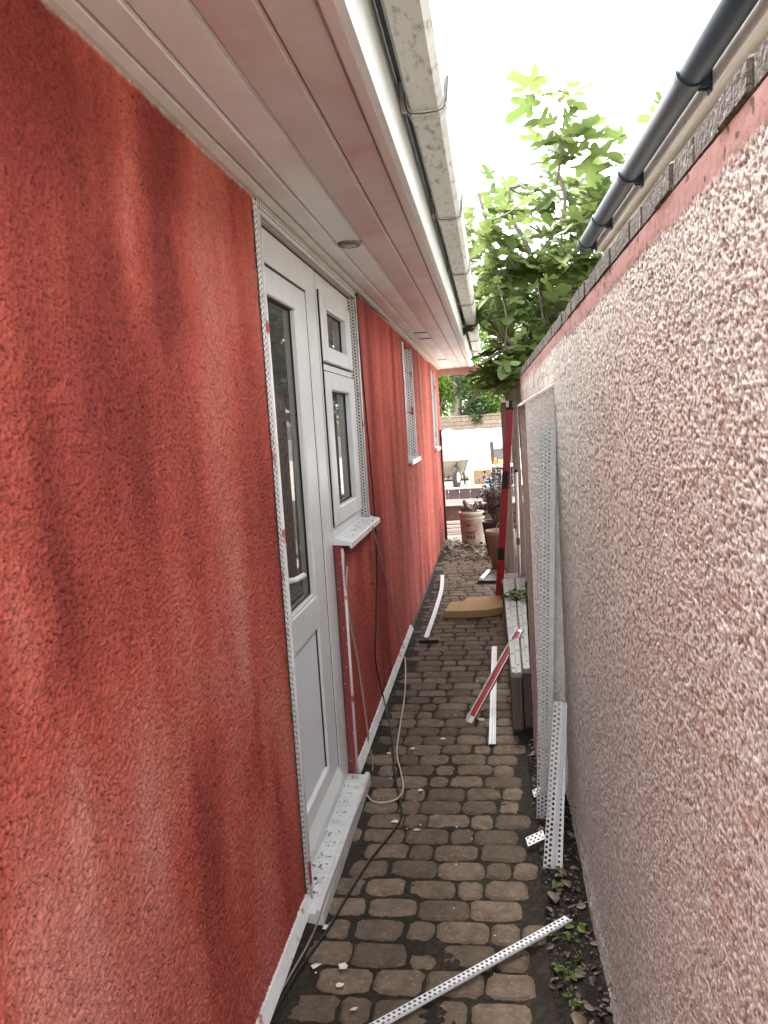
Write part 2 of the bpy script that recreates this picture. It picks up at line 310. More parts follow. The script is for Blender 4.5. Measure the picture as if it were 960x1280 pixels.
while y < 9.45:
    x = -.64-random.uniform(0, .12); last = None
    while x < .095:
        L = random.choice([l for l in LEN if l != last] + [LEN[0]]); last = L
        if x+L > .115: L = LEN[1] if x+LEN[1] < .12 else None
        if L is None: break
        cx = x+L/2; x += L
        if cx-L/2 < -.70: continue
        z = random.uniform(-.0025, .002); ry = (random.uniform(-.012, .012), random.uniform(-.010, .010), random.uniform(-.022, .022)); me = PM[L, random.randrange(4)]
        if y > 1.35 and npav < 296: link('paver', me, None, path, (cx, y+random.uniform(-.003, .003), z), ry); npav += 1
        else:
            Mx = Matrix.Translation((cx, y, z)) @ Matrix.Rotation(ry[2], 4, 'Z'); rest.add([Mx @ v.co for v in me.vertices], [tuple(p.vertices) for p in me.polygons])
    y += PITCHY; row += 1
tag(obj('pavers', rest, PAVER, path), kind='stuff')
# --- soil strip along the right wall
def strip(u, v):
    z = -.014+.020*fbm(u*28, v*28, 41)+.010*fbm(u*90, v*90, 43)+.006*sstep(.18, .26, u)
    return np.stack([u, v, z], 1), mixc((.016, .012, .010), (.045, .035, .027), sstep(.52, .8, fbm(u*120, v*120, 45)))
tag(link('soil_strip', grid_mesh('soil_strip', [(.095, .30, .6, 4.0, .006), (.095, .8, 4.0, 11.1, .04)], strip), attr_mat('soil_strip_earth', 'Col', .95, .9, 300, .006)), kind='structure')
tag(link('yard', grid_mesh('yard', [(-6, 3, 9.4, 11.12, .03)], lambda u, v: (np.stack([u, v, -.022+.02*fbm(u*8, v*8, 4)], 1), mixc((.09, .075, .06), (.15, .125, .1), fbm(u*20, v*20, 9)))), attr_mat('yard_earth', 'Col', .95, .5, 100, .01)), kind='structure')
# ================================================================== RED HOUSE
house = thing('house', 'low house wall coated in blotchy red basecoat with white door and overhanging eaves', 'house', (XW-1.5, 4, 0))
OPEN = [(2.29, 3.95, 1.075, 2.205), (2.29, 3.185, .02, 1.075), (6.08, 6.72, 1.26, 2.19), (9.0, 9.5, 1.25, 2.15)]
BL = [((on(*p, 'x', XW)), ry, rz, k) for p, ry, rz, k in [      # blotches read off the photo: dark (k>0) damp, pale (k<0) dry
    ((205, 215), .16, .22, .8), ((205, 330), .06, .16, .9), ((60, 620), .10, .42, .75), ((320, 930), .07, .20, .9), ((255, 1080), .10, .28, .85), ((130, 470), .08, .5, .5),
    ((20, 120), .2, .2, .8), ((110, 1190), .05, .30, -1.5), ((40, 1240), .06, .2, -.9), ((190, 1000), .05, .2, -.6), ((300, 780), .06, .3, -.5), ((160, 260), .05, .2, -.8), ((280, 330), .08, .25, -.6), ((270, 640), .14, .4, -.6), ((30, 760), .05, .2, -.6), ((240, 820), .1, .3, -.45), ((350, 1000), .04, .15, .6), ((90, 940), .1, .3, .5)]]
def pebbles(u, v, cell, seed):
    w1, w2 = fbm(u*90, v*90, seed+3, 2)-.5, fbm(u*90, v*90, seed+4, 2)-.5
    f1, f2, r = worley((u+.003*w1)/cell, (v+.003*w2)/cell, seed); e = f2-f1
    dome = sstep(.02, .42, e)*(.35+.65*r); return dome, r, e
def redwall(u, v):
    wy = u+.05*(fbm(u*3, v*2.2, 71)-.5)*2; n1 = fbm(wy*3.8, v*1.15, 51, 5); n2 = fbm(wy*16, v*1.1+.7*u, 53, 4); n3 = fbm(u*1.7, v*1.5, 57, 3)
    s = (n1-.5)*2.1+(n2-.5)*.5+(n3-.5)*1.5-.08
    far = sstep(2.9, 4.2, u); s = s*(1-.15*far)+far*((fbm(u*5.5, v*.45, 61)-.5)*3.4+.22); s = np.where(s < 0, s*(1-.6*far), s)+.12*far
    for p, ry, rz, k in BL: s = s+k*np.exp(-((u-p.y+.10*(fbm(u*9, v*7, 66)-.5))/ry)**2-((v-p.z+.2*(fbm(u*11, v*5, 67)-.5))/rz)**2)
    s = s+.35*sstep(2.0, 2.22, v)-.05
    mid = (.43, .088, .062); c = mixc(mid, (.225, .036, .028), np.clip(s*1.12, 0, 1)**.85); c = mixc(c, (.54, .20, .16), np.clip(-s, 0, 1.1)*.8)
    f1, f2, gr = worley(u/.0060, v/.0060, 83); gd = sstep(.02, .40, f2-f1)*(.45+.55*gr); pit = (1-sstep(.14, .36, f1))*(gr < .30)
    p1, p2, pr_ = worley(u/.0115+7, v/.0115, 86); pit = np.maximum(pit, (1-sstep(.10, .30, p1))*(pr_ < .35)); g2 = fbm(u*420, v*420, 85, 2); g3 = fbm(u*60, v*60, 88, 3)
    c = c*(.80+.34*gd-.52*pit+.30*(g2-.5)+.22*(g3-.5)+.16*(_h(np.floor(u*600), np.floor(v*600), 82)-.5))[:, None]  # grain hollows and pits also darkened in the colour, as painted shade
    up = sstep(2.232, 2.252, v+.012*(fbm(u*60, v*60, 87)-.5)); c = mixc(c, (.52, .47, .41), up)
    hgt = .0042*(gd-.5)-.0050*pit+(g2-.5)*.003
    return np.stack([XW+hgt+.004*(fbm(u*4, v*4, 89)-.5), u, v], 1), c
ZT = 2.262
pan = [(.62, 1.5, 0, ZT, .0031), (1.5, 2.29, 0, ZT, .004), (-.25, .62, 0, ZT, .03),
       (2.29, 3.95, 2.205, ZT, .008), (3.185, 3.95, 0, 1.075, .007), (3.95, 6.08, 0, ZT, .009),
       (6.08, 6.72, 0, 1.26, .016), (6.08, 6.72, 2.19, ZT, .016), (6.72, 9.0, 0, ZT, .016), (9.0, 9.5, 0, 1.25, .03), (9.0, 9.5, 2.15, ZT, .03), (9.5, YE, 0, ZT, .03)]
REDM = attr_mat('red_basecoat', 'Col', .88, .45, 420, .003)
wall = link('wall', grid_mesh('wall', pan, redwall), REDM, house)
REDP2 = mat('red_basecoat_plain', (.34, .06, .05), (.22, .035, .032), 7, .9, .5, 200)
obj('end_wall', MB().box((XW-3, YE-.1, 0), (XW-.004, YE, 2.3)).box((XW-3, -.35, 0), (XW-.004, -.25, 2.3)).box((XW-3.1, -.35, 0), (XW-3, YE, 2.3)), REDP2, house)  # unseen near end set just behind the camera so open sky lights the wall
obj('wall_lining', MB().box((XW-.2, -.25, 0), (XW-.17, 2.27, 2.4)).box((XW-.2, 3.97, 0), (XW-.17, 6.06, 2.4)).box((XW-.2, 6.74, 0), (XW-.17, 8.98, 2.4)).box((XW-.2, 9.52, 0), (XW-.17, YE-.1, 2.4))
    .box((XW-.2, 2.27, 2.22), (XW-.17, 3.97, 2.4)).box((XW-.2, 3.2, 0), (XW-.17, 3.97, 1.06)).box((XW-.2, 6.06, 0), (XW-.17, 6.74, 1.25)).box((XW-.2, 6.06, 2.2), (XW-.17, 6.74, 2.4)), DARKROOM, house)
obj('room_floor', bx((XW-3, -.25, -.02), (XW-.02, YE-.1, .015)), DARKROOM, house)
# reveals of the openings
for a, b_ in (((2.26, .02), (2.288, 2.205)), ((3.952, 1.075), (3.98, 2.205)), ((2.288, 2.207), (3.952, 2.235)), ((3.187, .02), (3.21, 1.06)), ((3.21, 1.045), (3.952, 1.07)),
             ((6.05, 1.26), (6.078, 2.19)), ((6.722, 1.26), (6.75, 2.19)), ((6.05, 2.192), (6.75, 2.22)), ((6.05, 1.23), (6.75, 1.258)),
             ((8.97, 1.25), (8.998, 2.15)), ((9.502, 1.25), (9.53, 2.15)), ((8.97, 2.152), (9.53, 2.18)), ((8.97, 1.22), (9.53, 1.248))):
    obj('reveal', bx((XW-.17, *a), (XW-.006, *b_)), REDP2, house)
# --- door
XF = -.690
door = obj('door', MB().box((XF-.07, 2.292, .045), (XF, 2.325, 2.204), .003).box((XF-.07, 3.02, .045), (XF, 3.183, 2.204), .004).box((XF-.07, 2.325, 2.095), (XF, 3.02, 2.204), .004).box((XF-.07, 2.325, .045), (XF+.004, 3.02, .075), .003), UPVC, house)
lf = XF-.004
obj('leaf', MB().box((lf-.06, 2.333, .085), (lf, 2.445, 2.087), .004).box((lf-.06, 2.845, .085), (lf, 3.010, 2.087), .004).box((lf-.06, 2.445, 1.998), (lf, 2.845, 2.087), .004)
    .box((lf-.06, 2.445, .79), (lf, 2.845, .915), .004).box((lf-.06, 2.445, .085), (lf, 2.845, .225), .004), UPVC, door)
obj('gasket', MB().box((XF-.05, 2.325, .076), (XF-.012, 2.3335, 2.0945)).box((XF-.05, 3.0095, .076), (XF-.0045, 3.0203, 2.0945)).box((XF-.05, 2.33, 2.0865), (XF-.0045, 3.015, 2.0955)).box((XF-.05, 3.1835, .1), (XF-.003, 3.1978, 2.20))
    .box((lf-.05, 2.444, .912), (lf-.014, 2.450, 2.0)).box((lf-.05, 2.840, .912), (lf-.014, 2.846, 2.0)).box((lf-.05, 2.446, .9145), (lf-.014, 2.844, .919)).box((lf-.05, 2.446, 1.994), (lf-.014, 2.844, 1.9985)), GASKET, door)
obj('pane', bx((lf-.032, 2.448, .917), (lf-.026, 2.842, 1.996)), GLASS, door)
obj('glazing_bead', MB().box((lf-.022, 2.834, .92), (lf-.004, 2.842, 1.994), .002).box((lf-.022, 2.45, .917), (lf-.004, 2.834, .926), .002), UPVC, door)
obj('panel', MB().box((lf-.04, 2.447, .227), (lf-.014, 2.838, .788), .003), UPVC_P, door)
obj('panel_trim', MB().box((lf-.042, 2.8385, .226), (lf-.010, 2.8445, .789)).box((lf-.042, 2.446, .7885), (lf-.010, 2.8385, .7898)), GASKET, door)
obj('weather_bar', MB().prism([(lf, .095), (lf+.022, .100), (lf+.020, .112), (lf, .155)], 2.34, 3.0), UPVC, door)
hd = MB().box((lf, 2.372, .93), (lf+.010, 2.402, 1.17), .004).tube(smooth_path([(lf+.006, 2.387, 1.068), (lf+.038, 2.387, 1.070), (lf+.046, 2.400, 1.071), (lf+.045, 2.495, 1.064)], 5), .0095, 10)
obj('handle', hd, UPVC, door, True)
# --- side window
win = obj('window', MB().box((XF-.07, 3.198, 1.085), (XF-.002, 3.225, 2.204), .003).box((XF-.07, 3.915, 1.085), (XF-.002, 3.948, 2.204), .003).box((XF-.07, 3.225, 2.135), (XF-.002, 3.915, 2.204), .003).box((XF-.07, 3.225, 1.085), (XF-.002, 3.915, 1.125), .003).box((XF-.07, 3.225, 1.80), (XF-.004, 3.915, 1.832), .003), UPVC, house)
def sash(z0, z1, gy0, gy1, gz0, gz1):
    f = XF+.012
    s = obj('sash', MB().box((f-.06, 3.229, z0), (f, gy0, z1), .005).box((f-.06, gy1, z0), (f, 3.911, z1), .005).box((f-.06, gy0, gz1), (f, gy1, z1), .005).box((f-.06, gy0, z0), (f, gy1, gz0), .005), UPVC, win)
    obj('pane', MB().box((f-.040, gy0, gz0), (f-.034, gy1, gz1)), GLASS, win)
    obj('gasket', MB().box((f-.034, gy0, gz0), (f-.028, gy0+.004, gz1)).box((f-.034, gy1-.004, gz0), (f-.028, gy1, gz1)).box((f-.034, gy0, gz1-.004), (f-.028, gy1, gz1)).box((f-.034, gy0, gz0), (f-.028, gy1, gz0+.004)), GASKET, win)
obj('sash_gasket', MB().box((XF-.004, 3.2255, 1.127), (XF+.004, 3.2292, 2.133)).box((XF-.004, 3.2292, 1.797), (XF+.002, 3.911, 1.8015)).box((XF-.004, 3.2292, 1.8315), (XF+.002, 3.911, 1.8355)).box((XF-.004, 3.2292, 2.1312), (XF+.002, 3.911, 2.1345)), GASKET, win)
sash(1.836, 2.131, 3.335, 3.785, 1.905, 2.068); sash(1.129, 1.796, 3.335, 3.785, 1.205, 1.718)
obj('inner_blind', bx((XF-.095, 2.33, .08), (XF-.09, 3.91, 2.15)), mat('grey_blind', (.60, .58, .54), (.52, .50, .47), 3, .9), house)
sill = obj('sill', MB().prism([(XF-.02, 1.085), (-.668, 1.083), (-.612, 1.068), (-.605, 1.064), (-.605, 1.042), (-.612, 1.042), (-.616, 1.054), (XF-.02, 1.060)], 3.17, 4.01), UPVC, house)
spl = MB()
for k in range(80):      # dried adhesive dabs left on the sill
    u = random.betavariate(2, 1.3)*.78+3.22; x = random.uniform(-.668, -.616); z = 1.083-(x+.668)*.268+.0012; a = random.uniform(0, 6.28); L = random.uniform(.006, .026); wd = random.uniform(.0012, .004)
    d = Vector((math.cos(a), math.sin(a), 0)); e = Vector((-d.y, d.x, 0)); P = Vector((x, u, z))
    spl.add([p+Vector((0, 0, -.268*(p.x-x))) for p in (P-d*L*.5, P+e*wd, P+d*L*.5, P-e*wd)], [(0, 1, 2, 3)])
DAB = mat('dried_adhesive', (.06, .052, .046), (.12, .1, .09), 60, .8)
tag(obj('adhesive_dab', spl, DAB, sill), kind='stuff')
# --- threshold slab of the door
th = obj('threshold', MB().prism([(XF-.06, .046), (-.618, .038), (-.612, .050), (-.598, .050), (-.592, .040), (-.592, -.02), (XF-.06, -.02)], 2.20, 3.165), mat('threshold_white', (.60, .61, .61), (.50, .51, .50), 12, .5, .1, 60, c3=(.3, .29, .27), s3=35, lo3=.6, hi3=.72), house)
spl = MB()
for k in range(150):      # ridges of tile adhesive left in broken rows
    y0 = 2.30+.075*random.randrange(12)+random.gauss(0, .012); x0 = random.uniform(-.690, -.630); a = random.gauss(0, .5)+(0 if random.random() < .6 else 1.3); L = random.uniform(.003, .015); wd = random.uniform(.0010, .0042)
    d = Vector((math.cos(a), math.sin(a), 0)); e = Vector((-d.y, d.x, 0)); V = []
    for t, k_ in ((-1, .2), (-.4, 1), (.3, .6), (1, .15)):
        for sg in (-1, 1): p = Vector((x0, y0, 0))+d*L*t*.5+e*wd*k_*sg*random.uniform(.5, 1.2); V.append((p.x, p.y, .0385-(p.x+.618)*.062+.0016))
    spl.add(V, [(0, 1, 3, 2), (2, 3, 5, 4), (4, 5, 7, 6)])
tag(obj('adhesive_dab', spl, DAB, th), kind='stuff')
# --- stop and corner beads round the openings
XO = XW+.0065
def hb(name, m, *wings):
    b = MB()
    for a in wings: b.wing(*a)
    return obj(name, b, m, house)
P_, R_ = .0175, .0050
HOLE_SHADE = mat('bead_hole_shade', (.045, .042, .04), (.08, .07, .065), 30, .9)  # dark backing behind the beads, standing in for shade in their holes
def shade_strip(y0, y1, z0, z1): obj('bead_hole_shade', bx((XW-.004, y0, z0), (XO-.0012, y1, z1)), HOLE_SHADE, house)
shade_strip(2.256, 2.288, .04, 2.20); shade_strip(2.29, 3.95, 2.213, 2.238); shade_strip(3.955, 3.985, 1.08, 2.2); shade_strip(3.192, 3.22, .05, 1.03)
obj('bead_hole_shade', bx((XF, 3.9505, 1.09), (XW-.006, 3.9525, 2.2)), HOLE_SHADE, house); obj('bead_hole_shade', bx((XF, 3.1858, .05), (XW-.006, 3.1868, 1.03)), HOLE_SHADE, house)
hb('corner_bead', BEADW, ((XO, 2.290, .03), (0, 0, 1), (0, -1, 0), 2.20, 2, .0165, P_, R_, .008), ((XO, 2.290, .03), (0, 0, 1), (-1, 0, 0), 2.18, 1, .012, P_, R_, .018))
obj('bead_nose', MB().tube([(XO+.003, 2.292, .025), (XO+.003, 2.292, 2.205)], .0055, 8), BEADW, house, True)
hb('head_bead', BEADH, ((XO, 2.288, 2.209), (0, 1, 0), (0, 0, 1), 1.665, 2, .0145, P_, R_, .004), ((XO, 2.288, 2.204), (0, 1, 0), (-1, 0, 0), 1.665, 2, .013, P_, R_, .004))
obj('bead_nose', MB().tube([(XO+.002, 2.285, 2.206), (XO+.002, 3.955, 2.206)], .0045, 8), BEADH, house, True)
hb('corner_bead', BEADH, ((XW+.002, 3.9495, 1.085), (0, 0, 1), (-1, 0, 0), 1.115, 2, .0145, .0165, .0048, .005), ((XO, 3.951, 1.075), (0, 0, 1), (0, 1, 0), 1.12, 1, .016, P_, R_, .012))
obj('bead_nose', MB().tube([(XO+.002, 3.951, 1.08), (XO+.002, 3.951, 2.205)], .0045, 8), BEADW, house, True)
hb('corner_bead', mat('smeared_bead', (.33, .05, .055), (.5, .42, .4), 40, .6, lo=.6, hi=.7), ((XW+.003, 3.1845, .05), (0, 0, 1), (-1, 0, 0), 1.0, 2, .0115, .016, .0042, .004))
obj('bead_nose', MB().tube([(XO+.002, 3.187, .045), (XO+.002, 3.187, 1.04)], .006, 8), BEADW, house, True)
hb('corner_bead', BEADW, ((XO, 3.188, .045), (0, 0, 1), (0, 1, 0), 1.0, 1, .015, P_, R_, .008))
for ya, yb, z0, z1 in ((6.08, 6.72, 1.26, 2.19), (9.0, 9.5, 1.25, 2.15)):
    hb('corner_bead', BEADW, ((XO, ya, z0), (0, 0, 1), (0, -1, 0), z1-z0, 2, .015, .022, .005, .012))
    hb('corner_bead', BEADW, ((XW+.003, yb-.002, z0), (0, 0, 1), (-1, 0, 0), z1-z0, 3, .020, .024, .0062, .004))
    for yy in (ya, yb): obj('bead_nose', MB().tube([(XO+.002, yy, z0), (XO+.002, yy, z1)], .007, 6), BEADW, house, True)
    sm = obj('window', MB().box((XW-.12, ya, z0), (XW-.07, ya+.06, z1)).box((XW-.12, yb-.06, z0), (XW-.07, yb, z1)).box((XW-.12, ya+.06, z1-.06), (XW-.07, yb-.06, z1)).box((XW-.12, ya+.06, z0), (XW-.07, yb-.06, z0+.06)), UPVC, house)
    obj('pane', bx((XW-.10, ya+.06, z0+.06), (XW-.095, yb-.06, z1-.06)), GLASS, sm)
    obj('sill', MB().prism([(XW-.08, z0+.02), (XW+.035, z0+.004), (XW+.042, z0-.004), (XW+.042, z0-.03), (XW+.028, z0-.03), (XW+.02, z0-.018), (XW-.08, z0-.018)], ya-.03, yb+.03), UPVC, sm)
# --- bell-cast bead along the foot of the wall (smeared), either side of the door
CAST = mat('base_bead_white', (.66, .67, .66), (.56, .56, .55), 14, .5, c3=(.40, .08, .075), s3=11, lo3=.60, hi3=.66)
for ya, yb in ((-.25, 2.255), (3.19, 5.55)):
    obj('base_bead', MB().prism([(XW-.01, .070), (XW+.007, .068), (XW+.024, .036), (XW+.022, .030), (XW+.006, .032), (XW-.01, .034)], ya, yb, 40), CAST, house)
obj('plinth', MB().box((XW-.05, -.25, -.05), (XW+.004, 2.2, .034)).box((XW-.05, 3.17, -.05), (XW+.004, YE, .034)), mat('plinth', (.10, .085, .075), (.06, .05, .045), 12, .9, .5, 60), house)
# --- eaves: boards, fascia, gutter
sof = thing_sof = obj('soffit', bx((XW-.02, -.45, 2.268), (-.245, YE+.2, 2.28)), TRIM, house)  # pale backing shows in the board grooves, standing in for their highlights
obj('edge_trim', MB().prism([(XW-.0, 2.2665), (XW-.0, 2.246), (XW+.012, 2.2455), (XW+.034, 2.2495), (XW+.036, 2.2665)], -.45, YE+.15), TRIM, sof)
xs = [XW+.038, -.552, -.452, -.345, -.248]
for i in range(4):
    z = 2.252+.0015*(i % 2); x0, x1 = xs[i]+.0015, xs[i+1]-.0015
    obj('board', MB().prism([(x0, 2.267), (x0, z+.004), (x0+.004, z), (x1-.007, z), (x1-.005, z+.006), (x1, z+.006), (x1, 2.267)], -.45, YE+.14, 3), SOFF if i < 2 else SOFFO, sof)
dl = obj('downlight', MB().lathe([(.001, -.008), (.030, -.007), (.034, -.010), (.044, -.009), (.047, -.001), (.047, .006)], (-.503, 3.004, 2.2515), 28), mat('satin_metal', (.17, .165, .16), (.13, .125, .12), 20, .35, metal=.6), sof, True)
obj('lamp_glass', MB().lathe([(.0005, -.0115), (.020, -.011), (.026, -.0085)], (-.503, 3.004, 2.2515), 20), mat('frosted_glass', (.30, .30, .29), rough=.3), dl, True)
for ya in (6.08, 6.53, 8.85):
    obj('vent_slot', MB().box((-.56, ya, 2.2500), (-.46, ya+.045, 2.2545), .001), GASKET, sof)
fas = obj('fascia', MB().prism([(-.222, 2.2505), (-.206, 2.2505), (-.204, 2.258), (-.205, 2.46), (-.225, 2.46)], -.45, YE+.2, 6), FASC, house)
obj('lip', MB().prism([(-.2475, 2.266), (-.2475, 2.2475), (-.2225, 2.2460), (-.2225, 2.266)], -.45, YE+.2, 6), FASCP, fas)
obj('end_board', MB().box((XW-.02, YE+.15, 2.165), (-.25, YE+.17, 2.262), .003), mat('end_board_pink', (.42, .26, .22), (.36, .2, .17), 6, .6), house)
obj('end_board', MB().add([(-.25, YE+.15, 2.165), (-.25, YE+.15, 2.262), (-.10, YE+.02, 2.262), (-.07, YE+.0, 2.20), (-.13, YE+.05, 2.165), (-.25, YE+.17, 2.165), (-.25, YE+.17, 2.262), (-.10, YE+.04, 2.262), (-.07, YE+.02, 2.20), (-.13, YE+.07, 2.165)],
    [(0, 1, 2, 3, 4), (9, 8, 7, 6, 5), (0, 5, 6, 1), (1, 6, 7, 2), (2, 7, 8, 3), (3, 8, 9, 4), (4, 9, 5, 0)]), MATS['end_board_pink'], house)
obj('roof', MB().prism([(-.17, 2.485), (-.165, 2.50), (-4.2, 3.05), (-4.2, 2.3), (-.24, 2.30), (-.24, 2.465)], -.45, YE+.2), ROOF, house)
gp = [(-.183, 2.47), (-.181, 2.405), (-.170, 2.383), (-.100, 2.383), (-.084, 2.402), (-.076, 2.47)]; gi = [(x*.96-.0045, z+.004) for x, z in gp][::-1]
gp2 = gp+[(-.079, 2.471), (-.087, 2.404), (-.102, 2.387), (-.168, 2.387), (-.178, 2.407), (-.180, 2.471)]
gut = None; ys = [-.45, 1.06, 2.215, 3.33, 4.56, 5.78, 7.1, 8.4, 9.6, YE+.1]
for i in range(len(ys)-1):
    o = obj('gutter', MB().prism(gp2, ys[i]+.001, ys[i+1]-.001, 4), GUTW, gut or house)
    if gut is None: gut = o
    else: o.name = 'length'
for yb in ys[1:-1]:
    q = [(-.193, 2.475), (-.1855, 2.402), (-.172, 2.3785), (-.098, 2.3785), (-.080, 2.400), (-.071, 2.474), (-.0735, 2.474), (-.083, 2.402), (-.0995, 2.3825), (-.1705, 2.3825), (-.1825, 2.404), (-.190, 2.475)]
    obj('union', MB().prism(q, yb-.045, yb+.045), GUTW, gut)
    obj('bracket', MB().prism([(-.2035, 2.474), (-.2035, 2.40), (-.188, 2.398), (-.173, 2.3745), (-.097, 2.3745), (-.077, 2.398), (-.068, 2.476), (-.070, 2.476), (-.0795, 2.399), (-.098, 2.3778), (-.172, 2.3778), (-.186, 2.401), (-.186, 2.474)], yb-.014, yb+.004), GUTW, gut)
    obj('spring_clip', MB().tube(smooth_path([(-.187, yb-.05, 2.45), (-.1865, yb-.05, 2.402), (-.172, yb-.05, 2.3765), (-.098, yb-.05, 2.3765), (-.079, yb-.05, 2.399), (-.0695, yb-.05, 2.47)], 4), .0017, 6), STEEL, gut)
obj('dark_upright', MB().tube([(XW+.022, 9.92, 0.03), (XW+.022, 9.92, 1.45)], .016, 10), mat('dark_brown_upright', (.07, .028, .024), (.045, .02, .018), 9, .5), house, True)  # thin dark upright drawn for the dark slot near the far corner
# ================================================================== BOUNDARY WALL (pebble-dash)
XB = .25
bw = thing('boundary_wall', 'pale pebble-dashed boundary wall with brick coping and red-brown stained top band', 'wall', (XB+.11, 3, 0))
def dash(u, v):
    d1, r1, e1 = pebbles(u, v, .0068, 101); d2, r2, e2 = pebbles(u, v, .0046, 131)
    d = np.maximum(d1*sstep(.18, .36, r1), d2*.55)
    lowf = fbm(u*2.2, v*2.2, 141, 4); foot = .012*sstep(.18, .02, v+.1*fbm(u*5, v*5, 7))
    x = XB-.0034*d-.004*(fbm(u*3, v*3, 145)-.5)-foot+.008*sstep(.6, .75, fbm(u*14, v*40+3, 149))*sstep(.12, .03, v)
    tone = np.where(r1 > .3, r1, r2)
    stone = mixc((.60, .575, .54), (.45, .40, .36), sstep(.55, .95, tone)); stone = mixc(stone, (.68, .675, .655), sstep(.25, .05, tone))
    gap = mixc((.19, .142, .12), (.15, .115, .098), fbm(u*30, v*30, 151))
    c = mixc(gap, stone, sstep(.12, .30, d))*(.88+.24*_h(np.floor(u*480), np.floor(v*480), 165))[:, None]
    pinkish = sstep(.46, .66, fbm(u*2.6, v*2.1, 155, 4)); c = mixc(c, c*np.array((1.0, .92, .90)), pinkish*.6)
    lilac = sstep(.5, .7, fbm(u*1.3+4, v*1.6, 157, 3))*sstep(1.2, .3, v); c = mixc(c, (.54, .51, .53), lilac*.30)
    spots = sstep(.66, .72, fbm(u*30, v*30, 161, 3))*sstep(.5, .62, fbm(u*2.2, v*2.2, 163)); c = mixc(c, (.36, .19, .16), spots*.35)
    return np.stack([x, u, v], 1), c
def band(u, v):     # smooth stained band under the coping
    p, c = dash(u, v); k = sstep(1.786, 1.804, v+.016*(fbm(u*40, v*40, 171)-.5)+.012*(vn(u*3, v*0, 173)-.5))
    pc = mixc((.27, .125, .11), (.35, .20, .175), fbm(u*14, v*30, 175)); pc = mixc(pc, (.09, .03, .028), sstep(.72, .78, fbm(u*70, v*70, 177, 2)))
    p[:, 0] = p[:, 0]*(1-k)+(XB-.002-.0012*fbm(u*90, v*90, 179))*k; p[:, 2] += np.clip((v-1.7)/.135, 0, 1)*(-.0145+.0062*u); return p, mixc(c, pc, k)
def wfun(u, v): return band(u, v)
obj_w = link('wall', grid_mesh('wall', [(.64, 1.4, -.02, 1.835, .0026), (1.4, 2.3, -.02, 1.835, .0036), (2.3, 3.62, -.02, 1.835, .006), (3.62, 6.3, -.02, 1.835, .02), (.05, .64, -.02, 1.835, .03)], wfun), attr_mat('pebble_dash', 'Col', .85, .35, 500, .003), bw)
obj('wall_core', bx((XB+.012, .05, -.05), (XB+.2, 6.3, 1.80)), PINK, bw)  # wall's unseen near end cut short beside the camera to let sky light in
n = 0; y = .06
while y < 6.28:      # brick-on-edge coping, one brick after another
    L = .102+random.uniform(-.004, .004); zb = 1.8225+.0062*y; o = obj('brick', MB().box((XB-.003+random.uniform(-.003, .002), y, zb), (XB+.206, y+L-.0015, zb+.034+.004*y+random.uniform(-.002, .002)), .004), CAPSTONE, bw); y += L; n += 1
obj('coping_bed', bx((XB+.006, .06, 1.80), (XB+.2, 6.29, 1.845)), MORT, bw)
# buttress with a weathered sloping top
YB0, YB1, XB2 = 3.06, 3.58, .137
def butt_front(u, v):
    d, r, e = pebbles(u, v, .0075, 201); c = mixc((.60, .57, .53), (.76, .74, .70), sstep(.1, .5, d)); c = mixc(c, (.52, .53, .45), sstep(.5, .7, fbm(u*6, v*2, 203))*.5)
    top = 1.60+(u-XB2)*.55; return np.stack([u, YB0-.004*d, np.minimum(v, top)], 1), c
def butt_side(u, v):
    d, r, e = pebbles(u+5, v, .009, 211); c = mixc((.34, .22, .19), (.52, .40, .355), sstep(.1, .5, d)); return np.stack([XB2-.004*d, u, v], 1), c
bt = link('buttress', grid_mesh('buttress', [(XB2, XB+.005, -.02, 1.665, .0045)], butt_front), MATS['pebble_dash'], bw)
link('side', grid_mesh('side', [(YB0, YB1, -.02, 1.60, .008)], butt_side), MATS['pebble_dash'], bt)
obj('cap', MB().add([(XB2-.012, YB0-.010, 1.596), (XB+.004, YB0-.010, 1.660), (XB+.004, YB1, 1.660), (XB2-.012, YB1, 1.596), (XB2-.010, YB0-.008, 1.607), (XB+.004, YB0-.008, 1.672), (XB+.004, YB1, 1.672), (XB2-.010, YB1, 1.607)],
    [(0, 3, 2, 1), (4, 5, 6, 7), (0, 1, 5, 4), (1, 2, 6, 5), (2, 3, 7, 6), (3, 0, 4, 7)]), mat('mortar_cap', (.60, .54, .50), (.5, .44, .4), 20, .85, .2), bt)
# ================================================================== NEIGHBOUR
nb = thing('neighbour_building', 'cream rendered outbuilding with black gutter behind the pebble-dashed wall', 'building', (1.6, 2, 0)); RZ = .0195
def nbo(name, mb, m, parent=None, smooth=False):
    mb.v = [(x-RZ*(y-3.5), y, z) for x, y, z in mb.v]; return obj(name, mb, m, parent or nb, smooth)
YN = 4.62
nbo('wall', MB().box((.688, .35, -.05), (.86, YN-.03, 2.48)).box((.86, YN-.15, -.05), (3.2, YN-.03, 2.48)), CREAM)  # near end out of view, kept short for more sky light in the alley
nbo('roof', MB().box((.66, .35, 2.527), (3.2, YN, 2.55)), ROOF)
fb = nbo('fascia', MB().box((.646, .35, 2.44), (.668, YN, 2.525), .003), mat('fascia_beige', (.64, .61, .56), (.55, .52, .47), 4, .55, c3=(.3, .27, .24), s3=18, lo3=.62, hi3=.75))
nbo('soffit_strip', MB().box((.668, .35, 2.444), (.690, YN-.005, 2.452)), CREAM)
nbo('drip_strip', MB().box((.640, .35, 2.505), (.6455, YN, 2.526)), UPVC)
GX, GZ, GR = .596, 2.500, .044
